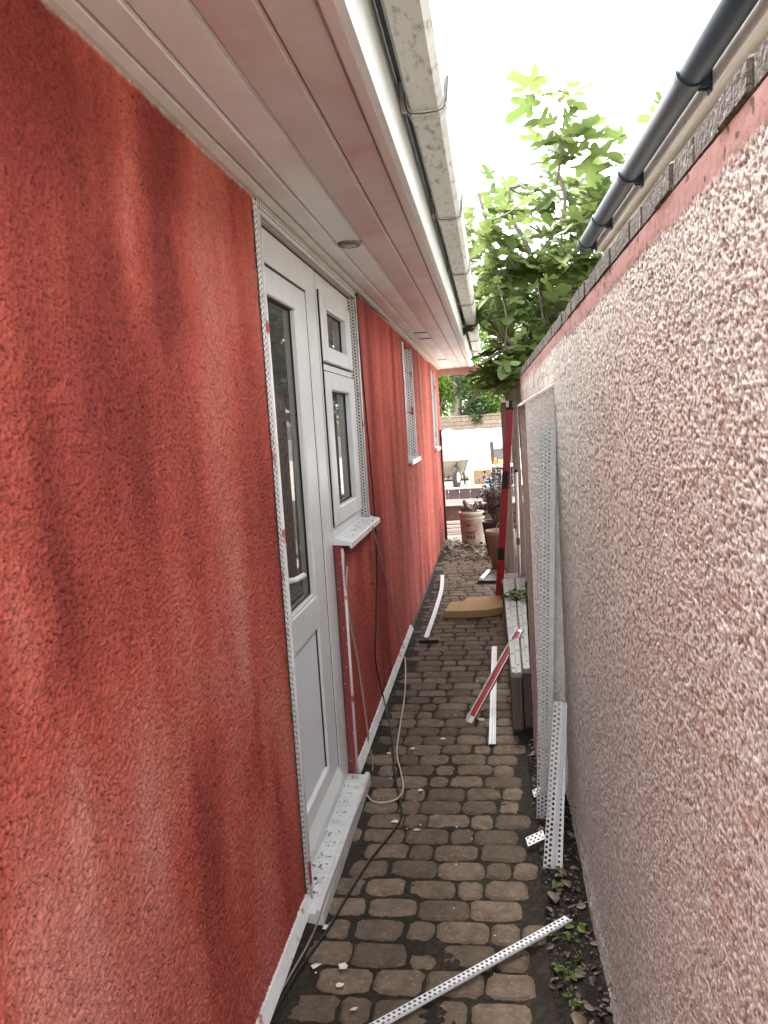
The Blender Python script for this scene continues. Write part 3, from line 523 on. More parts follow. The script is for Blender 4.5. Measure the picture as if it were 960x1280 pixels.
def halfround(r0, r1, y0, y1):
    pr = [(GX+r0*math.cos(a), GZ+r0*math.sin(a)) for a in np.linspace(math.pi, 2*math.pi, 15)]+[(GX+r1*math.cos(a), GZ+r1*math.sin(a)) for a in np.linspace(2*math.pi, math.pi, 15)]
    return MB().prism(pr, y0, y1)
gb = nbo('gutter', halfround(GR, GR-.003, .35, YN-.02), GUTB, smooth=False)
for p in gb.data.polygons: p.use_smooth = len(p.vertices) == 4
nbo('stop_end', halfround(GR+.003, .0005, YN-.03, YN-.012), GUTB, gb)
for yb in (1.15, 2.43, 3.33, 4.03, 4.52):
    nbo('bracket', halfround(GR+.006, GR+.001, yb-.018, yb+.018), GUTB, gb)
    nbo('bracket_arm', MB().box((GX+.02, yb-.016, GZ-.052), (.645, yb-.012, GZ-.020)).box((GX+.02, yb+.012, GZ-.052), (.645, yb+.016, GZ-.020)).box((.640, yb-.018, GZ-.065), (.6458, yb+.018, GZ-.005)), GUTB, gb)
# ================================================================== LOOSE THINGS IN THE ALLEY
def framed(mb, A, B, side, org=(0, 0, 0)):
    """mb is built with +Z running from A towards B, X = side, Y = the third axis"""
    A, B = Vector(A), Vector(B); z = (B-A).normalized(); x = Vector(side); x = (x-z*x.dot(z)).normalized(); y = z.cross(x)
    mb.v = [tuple(A+x*p[0]+y*p[1]+z*p[2]) for p in mb.v]; return mb
def solid(o, t):
    md = o.modifiers.new('thickness', 'SOLIDIFY'); md.thickness = t; md.offset = 0; return o
# --- lengths of bead
A = on(690, 1024, 'z', .004); B = on(695, 529, 'y', YB0-.012); L = (B-A).length
b = MB().wing((0, 0, 0), (0, 0, 1), (-1, 0, 0), L, 3, .0138, .0155, .0046, .017); b.wing((0, 0, 0), (0, 0, 1), (0, 1, 0), L, 1, .012, .0155, .0040, .006)
tag(solid(obj('metal_bead', framed(b, A, B, (1, 0, 0)), BEADG), .0012), 'tall grey galvanised perforated bead leaning upright against the buttress', 'bead', 'perforated plaster beads')
A = on(691, 1086, 'z', .004); B = on(704, 878, 'y', 2.70); L = (B-A).length
b = MB().wing((0, 0, 0), (0, 0, 1), (-1, -.1, 0), L, 2, .0135, .0165, .0052, .006); b.wing((0, 0, 0), (0, 0, 1), (1, .45, 0), L, 1, .004, .02, .0012, .010)
tag(solid(obj('corner_bead', framed(b, A, B, (1, 0, 0)), BEADC), .0012), 'short white perforated angle bead leaning on the taller grey bead', 'bead', 'perforated plaster beads')
A = on(703, 1088, 'z', .004); B = on(709, 880, 'y', 2.75); L = (B-A).length
b = MB().wing((0, 0, 0), (0, 0, 1), (-1, .3, 0), L, 1, .0135, .0165, .0048, .006)
tag(solid(obj('corner_bead', framed(b, A, B, (1, 0, 0)), BEADC), .0012), 'narrow white bead leaning on the pebble-dash beside the short angle bead', 'bead', 'perforated plaster beads')
A = Vector((-.372, 1.772, .007)); B = Vector((.176, 2.226, .020)); L = (B-A).length
b = MB().wing((0, 0, 0), (0, 0, 1), (1, 0, 0), L, 2, .0135, .0165, .0050, .005); b.wing((0, 0, 0), (0, 0, 1), (0, 1, 0), L, 1, .007, .0165, .0022, .002)
tag(solid(obj('corner_bead', framed(b, A, B, (-.64, .77, 0)), BEADC), .0012), 'white perforated bead lying diagonally across the pavers onto the soil strip', 'bead', 'perforated plaster beads')
A = on(611, 930, 'z', .010); B = on(615, 808, 'z', .012); L = (B-A).length
b = MB().wing((0, 0, 0), (0, 0, 1), (1, 0, 0), L, 2, .0125, .018, .0040, .008); b.wing((0, 0, 0), (0, 0, 1), (0, 1, 0), L, 1, .008, .018, .002, .002)
tag(solid(obj('corner_bead', framed(b, A, B, (1, 0, 0)), BEADC), .0012), 'long white bead lying along the path under the red smeared bar', 'bead', 'perforated plaster beads')
pp = smooth_path([on(533, 797, 'z', .022), on(545, 762, 'z', .022), on(552, 737, 'z', .03), on(553, 719, 'z', .045)], 7); b = MB()
for p, q in zip(pp, pp[1:]):
    d = (q-p).normalized(); e = Vector((d.y, -d.x, 0)).normalized(); o = .017
    for t0, t1, h in ((-1, -.75, .006), (-.75, .75, 0), (.75, 1, .006)):
        b.add([p+e*o*t0+Vector((0, 0, h)), p+e*o*t1+Vector((0, 0, h)), q+e*o*t1+Vector((0, 0, h)), q+e*o*t0+Vector((0, 0, h))], [(0, 1, 2, 3)])
    for t, sg in ((-.75, 1), (.75, 1)): b.add([p+e*o*t, q+e*o*t, q+e*o*t+Vector((0, 0, .006)), p+e*o*t+Vector((0, 0, .006))], [(0, 1, 2, 3)])
tag(solid(obj('trim_strip', b, BEADC), .0015), 'bowed white plastic trim strip lying along the foot of the red wall', 'trim strip')
# red smeared bar propped on the aluminium profiles
A = on(587, 903, 'z', .006); B = on(651, 787, 'z', .365); L = (B-A).length
rb = thing('red_bar', 'white channel smeared with red basecoat propped against the aluminium profiles', 'bar', tuple(A))
obj('channel', framed(MB().box((-.020, -.003, 0), (.020, .001, L)).box((-.020, .001, 0), (-.016, .016, L)).box((.016, .001, 0), (.020, .016, L)), A, B, (-1, .3, 0)), BEADW, rb)
obj('smear', framed(MB().box((-.0155, .0012, .04), (.0155, .0045, L*.97), .001).box((-.0215, .003, .02), (-.0202, .014, L*.9)).box((.0202, .003, .02), (.0215, .014, L*.95)), A, B, (-1, .3, 0)), REDP, rb); tag(rb.children[1], kind='stuff')
# --- aluminium profiles on timber baulks
ZA = .325
for i, (xa, xb, xc, xd, yn, lab) in enumerate(((.044, .094, .036, .125, 3.64, 'long dull aluminium profile with slots lying on timber, beside the path'), (.102, .136, .132, .205, 3.70, 'long dull aluminium profile lying on timber, beside the boundary wall'))):
    pr = thing('aluminium_profile', lab, 'profile', ((xa+xb)/2, yn, ZA-.02), 'aluminium profiles on the timber')
    y1 = 5.85; b = MB(); N = 10
    def X(t, y): f = (y-yn)/(y1-yn); return (xa+(xb-xa)*t)*(1-f)+(xc+(xd-xc)*t)*f
    cross = [(0, -.022), (0, 0), (.06, .004), (.40, .004), (.42, -.003), (.50, -.003), (.52, .004), (.94, .004), (1, 0), (1, -.022)]
    V = [(X(t, y), y, ZA+z) for y in (yn, y1) for t, z in cross]; n = len(cross)
    b.add(V, [(k, k+1, n+k+1, n+k) for k in range(n-1)]+[(n-1, 0, n, 2*n-1), tuple(range(n))[::-1], tuple(range(n, 2*n))]); body = obj('body', b, ALU, pr)
    for k in range(9):
        y = yn+.06+k*.24
        obj('slot', bx((X(.12, y), y, ZA+.0042), (X(.34, y), y+.012, ZA+.0048)), GASKET, pr); obj('slot', bx((X(.60, y), y+.05, ZA+.0042), (X(.86, y), y+.06, ZA+.0048)), GASKET, pr)
for i, (x0, x1, y0, h) in enumerate(((.040, .093, 3.66, .300), (.099, .136, 3.70, .301))):
    o = obj('timber_baulk', MB().box((x0, y0, .03), (x1, 5.95, h), .004), TIMB)
    tag(o, ('brown timber baulk on edge beside the path, under the aluminium', 'brown timber baulk on edge against the buttress, under the aluminium')[i], 'timber', 'timber baulks')
    tag(obj('packing_block', MB().box((x0+.002, y0-.004, -.01), (x1-.002, y0+.10, .0295), .003), BLACKP), ('black packing block under the baulk beside the path', 'black packing block under the baulk against the buttress')[i], 'block', 'packing blocks')
    tag(obj('packing_block', MB().box((x0+.002, 5.75, -.01), (x1-.002, 5.9, .0295), .003), BLACKP), ('black packing block at the far end of the baulk beside the path', 'black packing block at the far end of the baulk against the wall')[i], 'block', 'packing blocks')
# --- tan slab
top = [on(*p, 'z', .064) for p in ((555.5, 764), (587, 763.5), (610, 762), (629, 758.5), (628, 743), (604, 745), (583, 747), (580.5, 751), (563, 752))]
tag(obj('insulation_slab', MB().slab([(p.x, p.y) for p in top], .004, .064), FOAM), 'notched tan slab of insulation board lying across the path', 'board')
md = bpy.data.objects['insulation_slab'].modifiers.new('edge', 'BEVEL'); md.width = .004; md.segments = 2
# --- spirit level
A = Vector((.000, 6.46, .01)); B = on(637.5, 509, 'y', 6.40); L = (B-A).length
lv = thing('spirit_level', 'tall red box spirit level leaning upright against grey boards', 'spirit level', tuple(A))
fr = lambda mb: framed(mb, A, B, (1, 0, 0))
obj('body', fr(MB().box((-.031, -.012, .02), (.031, .012, L*.22), .003).box((-.031, -.012, L*.285), (.031, .012, L*.59), .003).box((-.031, -.012, L*.68), (.031, .012, L-.02), .003).box((-.030, -.009, L*.21), (-.018, .009, L*.69)).box((.018, -.009, L*.21), (.030, .009, L*.69)).box((-.0315, .012, .02), (-.025, .015, L-.02)).box((.025, .012, .02), (.0315, .015, L-.02))), RED, lv)
for z0, z1 in ((0, .02), (L-.02, L)): obj('end_cap', fr(MB().box((-.032, -.013, z0), (.032, .013, z1), .003)), BLACKP, lv)
obj('end_tab', fr(MB().box((-.012, -.008, L), (.020, .008, L+.055), .004)), BLACKP, lv)
for z0, z1 in ((L*.22, L*.285), (L*.59, L*.68)):
    v = obj('vial_housing', fr(MB().box((-.03, -.0125, z0), (.022, .0125, z1), .002)), BLACKP, lv)
    obj('vial', fr(MB().tube([(-.004, .0135, z0+.02), (-.004, .0135, z1-.02)], .007, 8)), mat('vial_'+str(int(z0*100)), (.45, .47, .35), rough=.2), v)
for zc in (L*.14, L*.825, L*.965): obj('ring', fr(MB().tube([(0, .0115, zc), (0, .0155, zc)], .020, 18).tube([(0, .0150, zc), (0, .0165, zc)], .012, 18)), BLACKP, lv)
# --- boards and pole standing at the end of the wall
for i, (pa, pb, y, z0, z1, m_, lab) in enumerate(((637.5, 647.5, 6.62, .20, 1.79, TIMG, 'weathered grey board standing upright behind the spirit level'), (647.8, 654, 6.52, .20, 1.84, TIMB, 'darker brown board standing upright beside the white pole'))):
    A = on(pa, 520, 'y', y); B2 = on(pb, 520, 'y', y); lean = -.018 if i == 0 else -.022
    b = MB().box((A.x, y-.012, z0), (B2.x, y+.012, z1), .003); b.v = [(p[0]-lean*(p[2]-1.5)*-1*.9, p[1], p[2]) for p in b.v]
    tag(obj('timber_board', b, m_), lab, 'board', 'upright boards')
A = on(649.5, 719, 'y', 6.44); B = on(645.5, 590, 'y', 6.46)
pl = thing('white_pole', 'thin white plastic pole leaning against the upright boards', 'pole', tuple(A)); obj('tube', MB().tube([A, B], .0135, 10), WPAINT, pl, True); Cc = A.lerp(B, .30); Cd = A.lerp(B, .365)
obj('connector', MB().tube([Cc, Cd], .018, 10), mat('grey_connector', (.12, .115, .11), rough=.5), pl); obj('end_cap', MB().tube([B, B+(B-A).normalized()*.02], .015, 10), BLACKP, pl)
tag(obj('dark_sleeper', MB().box((.02, 6.30, -.01), (.33, 6.72, .198), .01), TIMD), 'dark timber sleeper under the upright boards', 'timber')
gp_ = on(631, 520, 'y', 7.6)
tag(obj('fence_post', MB().box((gp_.x-.035, 7.58, -.02), (gp_.x+.035, 7.65, 1.70), .006), TIMB), 'brown fence post behind the red spirit level', 'post')
wp = thing('cream_bracket', 'cream painted bracket on top of the brown fence post', 'bracket', (gp_.x, 7.6, 1.70)); obj('arm', MB().box((gp_.x-.035, 7.56, 1.702), (gp_.x+.045, 7.61, 1.735), .004), WPAINT, wp); obj('upright', MB().box((gp_.x+.038, 7.56, 1.735), (gp_.x+.066, 7.60, 1.90), .004), WPAINT, wp); obj('brace', framed(MB().box((-.014, -.01, 0), (.014, .01, .11), .003), (gp_.x+.03, 7.57, 1.60), (gp_.x+.03, 7.57, 1.705), (1, 0, 0)), WPAINT, wp)
# --- odds on the path
A = on(537, 800, 'z', .006)
tag(obj('black_tray', MB().box((A.x-.07, A.y-.06, .002), (A.x+.07, A.y+.05, .012), .003).box((A.x-.07, A.y-.06, .012), (A.x+.07, A.y-.052, .022), .002).box((A.x+.062, A.y-.05, .012), (A.x+.07, A.y+.05, .022), .002), BLACKP), 'small black plastic tray under the end of the bowed white strip', 'tray')
A = on(612, 724, 'z', .02)
tag(obj('slate_piece', MB().slab([(A.x-.11, A.y-.10), (A.x+.16, A.y-.12), (A.x+.18, A.y+.12), (A.x+.0, A.y+.16), (A.x-.09, A.y+.05)], .002, .03), BLACKP), 'black broken slate lying in front of the beige pot', 'slate')
tag(obj('white_batten', framed(MB().box((-.016, -.012, 0), (.016, .012, .42), .003), (A.x-.08, A.y-.10, .045), (A.x-.01, A.y+.30, .045), (1, 0, 0)), WPAINT), 'short pale batten lying on the black slate', 'batten')
def flake(name, x, y, z, r, seed, label, m_=SCRAP, group='white scraps dropped on the path', holes=False):
    q = random.Random(seed); n = q.choice((4, 5, 6)); a0 = q.uniform(0, 6); V = []
    for k in range(n): a = a0+2*math.pi*k/n+q.uniform(-.3, .3); rr = r*q.uniform(.55, 1.25); V.append((x+rr*math.cos(a), y+rr*.8*math.sin(a), z+q.uniform(.001, .35*r)))
    V = V+[(a, b_, c+.0015) for a, b_, c in V]
    return tag(obj(name, MB().add(V, [tuple(range(n))[::-1], tuple(range(n, 2*n))]+[(k, (k+1) % n, n+(k+1) % n, n+k) for k in range(n)]), m_), label, 'scrap', group)
LAB = [((496, 1028), .020, 'white scrap of bead on the black cable'), ((521, 1038), .016, 'small white scrap beside the black cable'), ((429, 1210), .019, 'torn white scrap on the paver near the smeared base bead'), ((425, 1232), .012, 'pale sliver on the paver near the smeared base bead'), ((395, 1208), .017, 'pale scrap beside the smeared base bead'), ((443, 1262), .012, 'tiny pale scrap next to the diagonal bead'),
       ((553, 924), .016, 'white torn scrap on the pavers short of the long white bead'), ((516, 936), .015, 'thin pale scrap near the white cable loop'), ((486, 942), .015, 'bent white scrap inside the white cable loop'), ((526, 988), .014, 'white scrap on the pavers beside the white cable loop'), ((601, 900), .020, 'white scrap beside the foot of the red smeared bar'), ((408, 1160), .016, 'white scrap at the corner of the door threshold')]
for i, (p, r, lab) in enumerate(LAB): P = on(*p, 'z', .004); flake('scrap', P.x, P.y, .003, r, i+3, lab)
for i in range(34):
    P = (random.uniform(-.58, .07), random.uniform(1.7, 5.2)); flake('scrap', *P, .002, random.uniform(.002, .0055), i+50, 'tiny pale crumb of render on the pavers', group='render crumbs on the pavers')
for (pa, pb, ang, lab) in (((668, 997), (680, 990), .3, 'ragged offcut of perforated white bead against the tall grey bead'), ((660, 1058), (682, 1048), .5, 'ragged offcut of perforated white bead at the edge of the pavers'), ((660, 995), (668, 988), 0, None)):
    if lab is None: continue
    A = on(*pa, 'z', .018); B = on(*pb, 'z', .035)
    tag(solid(obj('bead_offcut', framed(MB().wing((0, 0, 0), (0, 0, 1), (1, 0, .25), max(.05, (B-A).length), 3, .0125, .0165, .0046, .004), A, B, (-.2, 1, .25)), BEADC), .0012), lab, 'offcut', 'bead offcuts')
# --- cables
def cable(name, pts, r, m_, label): return tag(obj(name, MB().tube(smooth_path(pts, 7), r, 7), m_, None, True), label, 'cable', 'loose cables')
xw = XW+.014
W_ = lambda *ps: [on(*p, 'x', xw) for p in ps]; G_ = lambda z, *ps: [on(*p, 'z', z) for p in ps]
cable('black_cable', W_((524, 437), (512, 424), (498, 411), (480, 396), (462, 381), (449, 368), (446, 374), (449, 420), (456, 500), (463, 580), (468, 640), (471, 700), (470, 780), (469, 820), (474, 850), (479, 870))+[on(483, 888, 'z', .08), on(487, 905, 'z', .055), on(491, 935, 'z', .016)]+G_(.008, (494, 970), (500, 1000), (502, 1020), (492, 1038), (465, 1072), (440, 1110), (418, 1148), (400, 1176), (372, 1215), (345, 1262), (330, 1290)), .0042, CABLE_B, 'black cable running from the eaves down the red wall and over the pavers')
cable('buff_cable', [on(466, 658, 'x', -.60), on(474, 690, 'x', XW+.03)]+W_((486, 730), (497, 775), (504, 806), (506, 820))+[on(507, 842, 'z', .12), on(505.5, 872, 'z', .05), on(500, 908, 'z', .022)]+G_(.010, (496, 940), (501, 965), (504, 985), (497, 998), (480, 1003), (466, 1001), (458, 993)), .0036, CABLE_W, 'pale cable hanging from the window sill and looping on the pavers')
cable('thin_cable', W_((434, 708), (433, 735), (437, 775), (446, 820), (452, 860), (458, 905), (461, 935), (462, 962)), .0030, CABLE_W, 'thin pale cable hanging down below the side window')
cable('thin_cable', W_((430, 690), (432, 730), (440, 780), (449, 830), (456, 880), (462, 930))+[on(466, 955, 'x', XW+.05), on(462, 985, 'x', XW+.06)], .0026, CABLE_G, 'thin buff cable hanging next to the pale one below the side window')
cable('edge_cable', [on(x_, y_, 'x', -.586) for x_, y_ in ((458, 985), (440, 1030), (424, 1075), (408, 1118), (398, 1150))]+G_(.010, (385, 1180), (365, 1215), (345, 1250), (325, 1290)), .0030, CABLE_G, 'thin cable running along the front of the door threshold')
cable('eaves_wire', W_((524, 440), (530, 448), (536, 452), (541, 449)), .0022, CABLE_W, 'short pale wire sagging under the eaves past the small window')
# --- litter and weeds in the soil strip
def leaf_blade(P, d, n, L, wdt, curl=.2):
    d = Vector(d).normalized(); n = Vector(n); n = (n-d*n.dot(d)).normalized(); s_ = d.cross(n); V = []
    for t, w_ in ((0, .02), (.25, .8), (.55, 1), (.8, .6), (1, .02)):
        c = P+d*L*t-n*curl*L*t*t; V += [c-s_*wdt*w_*.5+n*wdt*.18*w_, c, c+s_*wdt*w_*.5+n*wdt*.18*w_]
    F = []
    for i in range(4): F += [(3*i, 3*i+1, 3*i+4, 3*i+3), (3*i+1, 3*i+2, 3*i+5, 3*i+4)]
    return V, F
lit = MB(); lit2 = MB()
for k in range(620):
    y = random.uniform(1.5, 3.6); x = random.uniform(.105, .245); a = random.uniform(0, 6.28); L = random.choice((random.uniform(.006, .016), random.uniform(.010, .034)))
    (lit if k % 3 else lit2).add(*leaf_blade(Vector((x, y, random.uniform(.004, .014))), (math.cos(a), math.sin(a), random.uniform(-.15, .35)), (random.uniform(-.5, .5), random.uniform(-.5, .5), 1), L, L*random.uniform(.4, .7), random.uniform(-.3, .5)))
tag(obj('leaf_litter', lit2, DEADL), 'pale dead leaves scattered on the soil strip by the wall', 'leaves', kind='stuff'); tag(obj('dark_leaf_litter', lit, DEADD), 'dark dead leaves rotting on the soil strip by the wall', 'leaves', kind='stuff')
for i, (x, y, L, lab) in enumerate(((.150, 1.80, .075, 'large pale curled dead leaf on the soil strip by the path edge'), (.135, 2.32, .070, 'tan dead leaf on the soil strip above the diagonal bead'), (.185, 2.40, .060, 'buff dead leaf beside the wall past the diagonal bead'), (.165, 2.47, .05, 'small buff dead leaf in front of the white angle bead'))):
    b = MB().add(*leaf_blade(Vector((x, y, .016)), (random.uniform(-.5, .3), 1, .1), (.3, -.2, 1), L, L*.55, .2)); tag(solid(obj('dead_leaf', b, DEADL, None, True), .0006), lab, 'leaf', 'large dead leaves')
st = MB()
for k in range(110):
    y = random.uniform(1.5, 3.6); x = random.uniform(.11, .25); r = random.uniform(.002, .006); st.lathe([(r*.2, -r*.5), (r, 0), (r*.7, r*.6), (r*.05, r*.8)], (x, y, .006), 6, random.uniform(.6, 1))
tag(obj('pebbles', st, mat('pebble', (.20, .175, .155), (.33, .30, .27), 60, .8)), 'fallen pebbles lying on the soil strip', 'pebbles', kind='stuff')
def weed(x, y, n, L, wd, lab, m_=WEEDL, z=.006, flat=.5, cat='weed', group='weeds in the soil strip'):
    b = MB(); st_ = [(0, 0)]+[(random.gauss(0, L*.75), random.gauss(0, L*.9)) for _ in range(max(3, n//5))]
    for k in range(n):
        a = random.uniform(0, 6.28); ox, oy = random.choice(st_); P = Vector((x+ox+random.gauss(0, L*.15), y+oy+random.gauss(0, L*.15), z+random.uniform(0, L*.5)))
        l_ = L*random.uniform(.25, .8); b.add(*leaf_blade(P, (math.cos(a), math.sin(a), random.uniform(-.3, flat*1.6)), (random.gauss(0, .5), random.gauss(0, .5), 1), l_, l_*random.uniform(.4, .75), random.uniform(0, .5)))
    for ox, oy in st_: b.tube([(x, y, z-.004), (x+ox, y+oy, z+L*.4)], .0009, 4)
    return tag(obj('weed', b, m_), lab, cat, group)
weed(.130, 2.02, 26, .030, .014, 'green weed at the paver edge below the diagonal bead'); weed(.150, 1.90, 22, .026, .013, 'low green weed on the soil strip near the curled leaf'); weed(.165, 2.16, 14, .045, .016, 'olive weed with long leaves by the tip of the diagonal bead', flat=.3)
weed(.140, 2.40, 16, .035, .014, 'yellow-green weed between the diagonal bead and the angle bead'); weed(.160, 2.50, 22, .022, .010, 'tiny bright weed at the foot of the angle bead'); weed(.190, 1.72, 20, .028, .012, 'small weed beside the foot of the pebble-dash'); weed(.12, 1.66, 16, .025, .012, 'small weed in the last paver edge')
P = on(645, 746, 'z', ZA+.02); weed(P.x, P.y, 34, .085, .032, 'yellow-green weed growing across the aluminium profiles', z=ZA+.01); weed(P.x+.07, P.y+.05, 22, .075, .03, 'darker weed between the aluminium profiles and the wall', IVYL, z=ZA+.01); weed(P.x+.01, P.y+.9, 18, .07, .028, 'weed at the far end of the aluminium profiles', IVYL, z=.20)
# ================================================================== POTS AND THE FAR END
lit = MB()
for k in range(420):
    y = random.uniform(8.5, 10.2); x = random.uniform(-.64, .05); h = .05*math.exp(-((x+.42)/.16)**2-((y-9.2)/.4)**2); a = random.uniform(0, 6.28); L = random.uniform(.03, .08)
    lit.add(*leaf_blade(Vector((x, y, random.uniform(.004, .02)+h)), (math.cos(a), math.sin(a), random.uniform(-.2, .5)), (random.uniform(-.6, .6), random.uniform(-.6, .6), 1), L, L*.6, random.uniform(-.3, .5)))
tag(obj('leaf_litter', lit, DEADL), 'drift of dry brown leaves round the tub at the end of the path', 'leaves', kind='stuff')
c = (-.285, 9.5, 0)
tb = thing('plastic_tub', 'pale plastic tub splashed pink with dark print and rubbish inside', 'tub', c)
obj('body', MB().lathe([(.001, .004), (.125, .0), (.132, .02), (.150, .39), (.156, .392), (.158, .43), (.150, .432), (.145, .39), (.125, .03), (.001, .03)], c, 32), TUB, tb, True)
obj('rim', MB().lathe([(.151, .345), (.159, .350), (.159, .36), (.152, .365)], c, 32), TUB, tb, True)
for zz, a0, a1, h in ((.265, -2.05, -1.62, .020), (.165, -2.1, -1.35, .035), (.105, -2.1, -1.25, .045)):
    b = MB(); nn = max(4, int((a1-a0)/.055)); rr = .1315+(zz/.43)*.0205+.0015
    for k in range(nn):
        if k % 5 == 4: continue
        aa, ab = a0+(a1-a0)*k/nn, a0+(a1-a0)*(k+.8)/nn; b.add([(c[0]+rr*math.cos(t), c[1]+rr*math.sin(t), zz+dz+(.0)) for t, dz in ((aa, 0), (ab, 0), (ab, h), (aa, h))], [(0, 1, 2, 3)])
    tag(obj('printed_line', b, INK, tb), kind='stuff')
sk = MB()
for k in range(7):
    a = random.uniform(0, 6.28); r0 = random.uniform(0, .09); sk.tube(smooth_path([(c[0]+r0*math.cos(a), c[1]+r0*math.sin(a), .30), (c[0]+(r0+.02)*math.cos(a), c[1]+(r0+.02)*math.sin(a), .45), (c[0]+(r0+.06)*math.cos(a+.5), c[1]+(r0+.04)*math.sin(a+.5), random.uniform(.48, .58))], 4), [.05]*5+[.04, .03, .028, .015], 7)
tag(obj('crumpled_sack', sk, SACK, None, True), 'crumpled grey sack stuffed in the pale plastic tub', 'sack')
tag(obj('tub_lid', MB().lathe([(.001, 0), (.115, .0), (.12, .01), (.118, .022), (.10, .024), (.001, .02)], (c[0]-.01, c[1]-.01, .415), 28), SACK), 'grey round lid sunk in the mouth of the plastic tub', 'lid')
c = (.045, 8.0, 0)
pt = thing('flower_pot', 'tall beige flower pot behind the red spirit level', 'pot', c)
obj('body', MB().lathe([(.001, .0), (.095, .0), (.142, .34), (.150, .345), (.152, .40), (.140, .40), (.135, .34), (.001, .34)], c, 28), POTC, pt, True); obj('soil', MB().lathe([(.0005, .372), (.07, .366), (.138, .352)], c, 16), SOIL, pt)
tag(obj('dry_twig', MB().tube(smooth_path([(c[0]-.05, c[1], .35), (c[0]-.02, c[1], .46), (c[0]+.06, c[1], .50), (c[0]+.10, c[1], .49)], 5), .004, 6), SACK), 'thin bent twig in the beige flower pot', 'twig')
c = (.02, 8.75, 0)
sp = thing('potted_shrub', 'dark shrub with purplish leaves in a black pot', 'plant', c); obj('pot', MB().lathe([(.001, .0), (.12, .0), (.165, .36), (.172, .40), (.155, .40), (.15, .33), (.001, .33)], c, 24), BLACKP, sp, True)
b = MB(); tw = MB()
for k in range(80):
    a = random.uniform(0, 6.28); e = random.uniform(.15, 1.2); T = Vector((c[0]+.22*math.cos(a)*random.uniform(.3, 1), c[1]+.22*math.sin(a), .40+random.uniform(.12, .58))); A = Vector((c[0], c[1], .34)); tw.tube([A, A.lerp(T, .5)+Vector((0, 0, .06)), T], [.006, .004, .002], 5)
    for q in range(9):
        t = random.uniform(.45, 1.05); P = A.lerp(T, t)+Vector((random.uniform(-.04, .04), random.uniform(-.04, .04), random.uniform(-.02, .04))); aa = random.uniform(0, 6.28); b.add(*leaf_blade(P, (math.cos(aa), math.sin(aa), random.uniform(-.6, .5)), (0, 0, 1), random.uniform(.04, .075), .03, .3))
tag(obj('foliage', b, DARKL, sp), kind='stuff'); obj('stems', tw, BARK, sp)
# white slatted crate in front of the retaining wall
sc = thing('slatted_crate', 'low white slatted crate beside the corner of the red house', 'crate', (-.60, 10.75, 0))
for k in range(3): obj('slat', bx((-.95, 10.66-.004*k, .02+k*.055), (-.30, 10.675-.004*k, .058+k*.055), .002), WPAINT, sc)
for xx in (-.9, -.36): obj('post', bx((xx, 10.678, -.02), (xx+.04, 10.72, .18), .002), WPAINT, sc)
rw = thing('retaining_wall', 'low brown brick retaining wall with white coping across the end of the path', 'wall', (-.3, 11.05, 0)); obj('core', bx((-2.6, 11.02, -.05), (1.4, 11.12, .345)), MORT, rw)
bm_ = bx((0, 0, 0), (.213, .03, .062), .004).mesh('brick'); bm_.materials.append(BRICKD)
for r in range(5):
    for k in range(17): link('brick', bm_, None, rw, (-2.5+k*.225+(.112 if r % 2 else 0), 11.0, -.01+r*.073))
obj('coping', MB().box((-2.7, 10.96, .346), (1.45, 11.16, .375), .006).box((-2.68, 10.98, .376), (1.43, 11.12, .412), .004), WPAINT, rw)
pn = thing('plank_fence', 'low grey plank panel with white rails standing on the retaining wall', 'fence', (-.3, 11.05, .41))
for k in range(24): obj('plank', bx((-2.5+k*.155, 11.05+.004*(k % 2), .435), (-2.5+k*.155+.150, 11.07+.004*(k % 2), .575), .003), SLATE, pn)
obj('rail', bx((-2.55, 11.03, .5765), (1.3, 11.09, .600), .004), WPAINT, pn); obj('rail', bx((-2.55, 11.03, .4135), (1.3, 11.09, .434), .004), WPAINT, pn); obj('post', bx((-.71, 11.025, .414), (-.685, 11.049, .60), .002), WPAINT, pn)
# wheelbarrow
wb = thing('wheelbarrow', 'grey-green wheelbarrow facing the path with its tyre foremost', 'wheelbarrow', (-.66, 11.9, .53))
def loft(rects):
    V = []; F = []
    for x0, x1, y0, y1, z, dz in rects: V += [(x0, y0, z), (x1, y0, z), (x1, y1, z+dz), (x0, y1, z+dz)]
    for i in range(len(rects)-1): F += [(4*i+k, 4*i+(k+1) % 4, 4*i+4+(k+1) % 4, 4*i+4+k) for k in range(4)]
    return MB().add(V, F+[(0, 3, 2, 1)])
o = solid(obj('tray', loft(((-.80, -.52, 11.75, 12.25, .70, .02), (-.98, -.345, 11.62, 12.65, .955, .04), (-1.0, -.33, 11.60, 12.67, .965, .04))), BARROW, wb), .006)
wc = Vector((-.545, 11.66, .705)); b = MB()
pts = [wc+Vector((.05*math.cos(a)*.5, .150*math.cos(a), .150*math.sin(a))) for a in np.linspace(0, 2*math.pi, 25)]; wh = obj('wheel', b.tube(pts, .036, 10, False), RUB, wb, True)
obj('rim', MB().tube([wc+Vector((-.03, .01, 0)), wc+Vector((.03, -.01, 0))], .085, 18), GALV, wh)
for s_ in (-1, 1):
    x = -.61+s_*.075
    obj('fork', MB().tube(smooth_path([(x, 11.66, .705), (x, 11.80, .70), (-.66+s_*.20, 12.3, .74), (-.66+s_*.28, 12.95, .95)], 5), .014, 7), STEEL, wb, True)
    obj('strut', MB().tube([(-.64+s_*.09, 11.68, .70), (-.64+s_*.11, 11.625, .93)], .010, 6), STEEL, wb)
    obj('leg', MB().tube([(-.66+s_*.2, 12.3, .73), (-.66+s_*.21, 12.4, .54)], .014, 6), STEEL, wb)
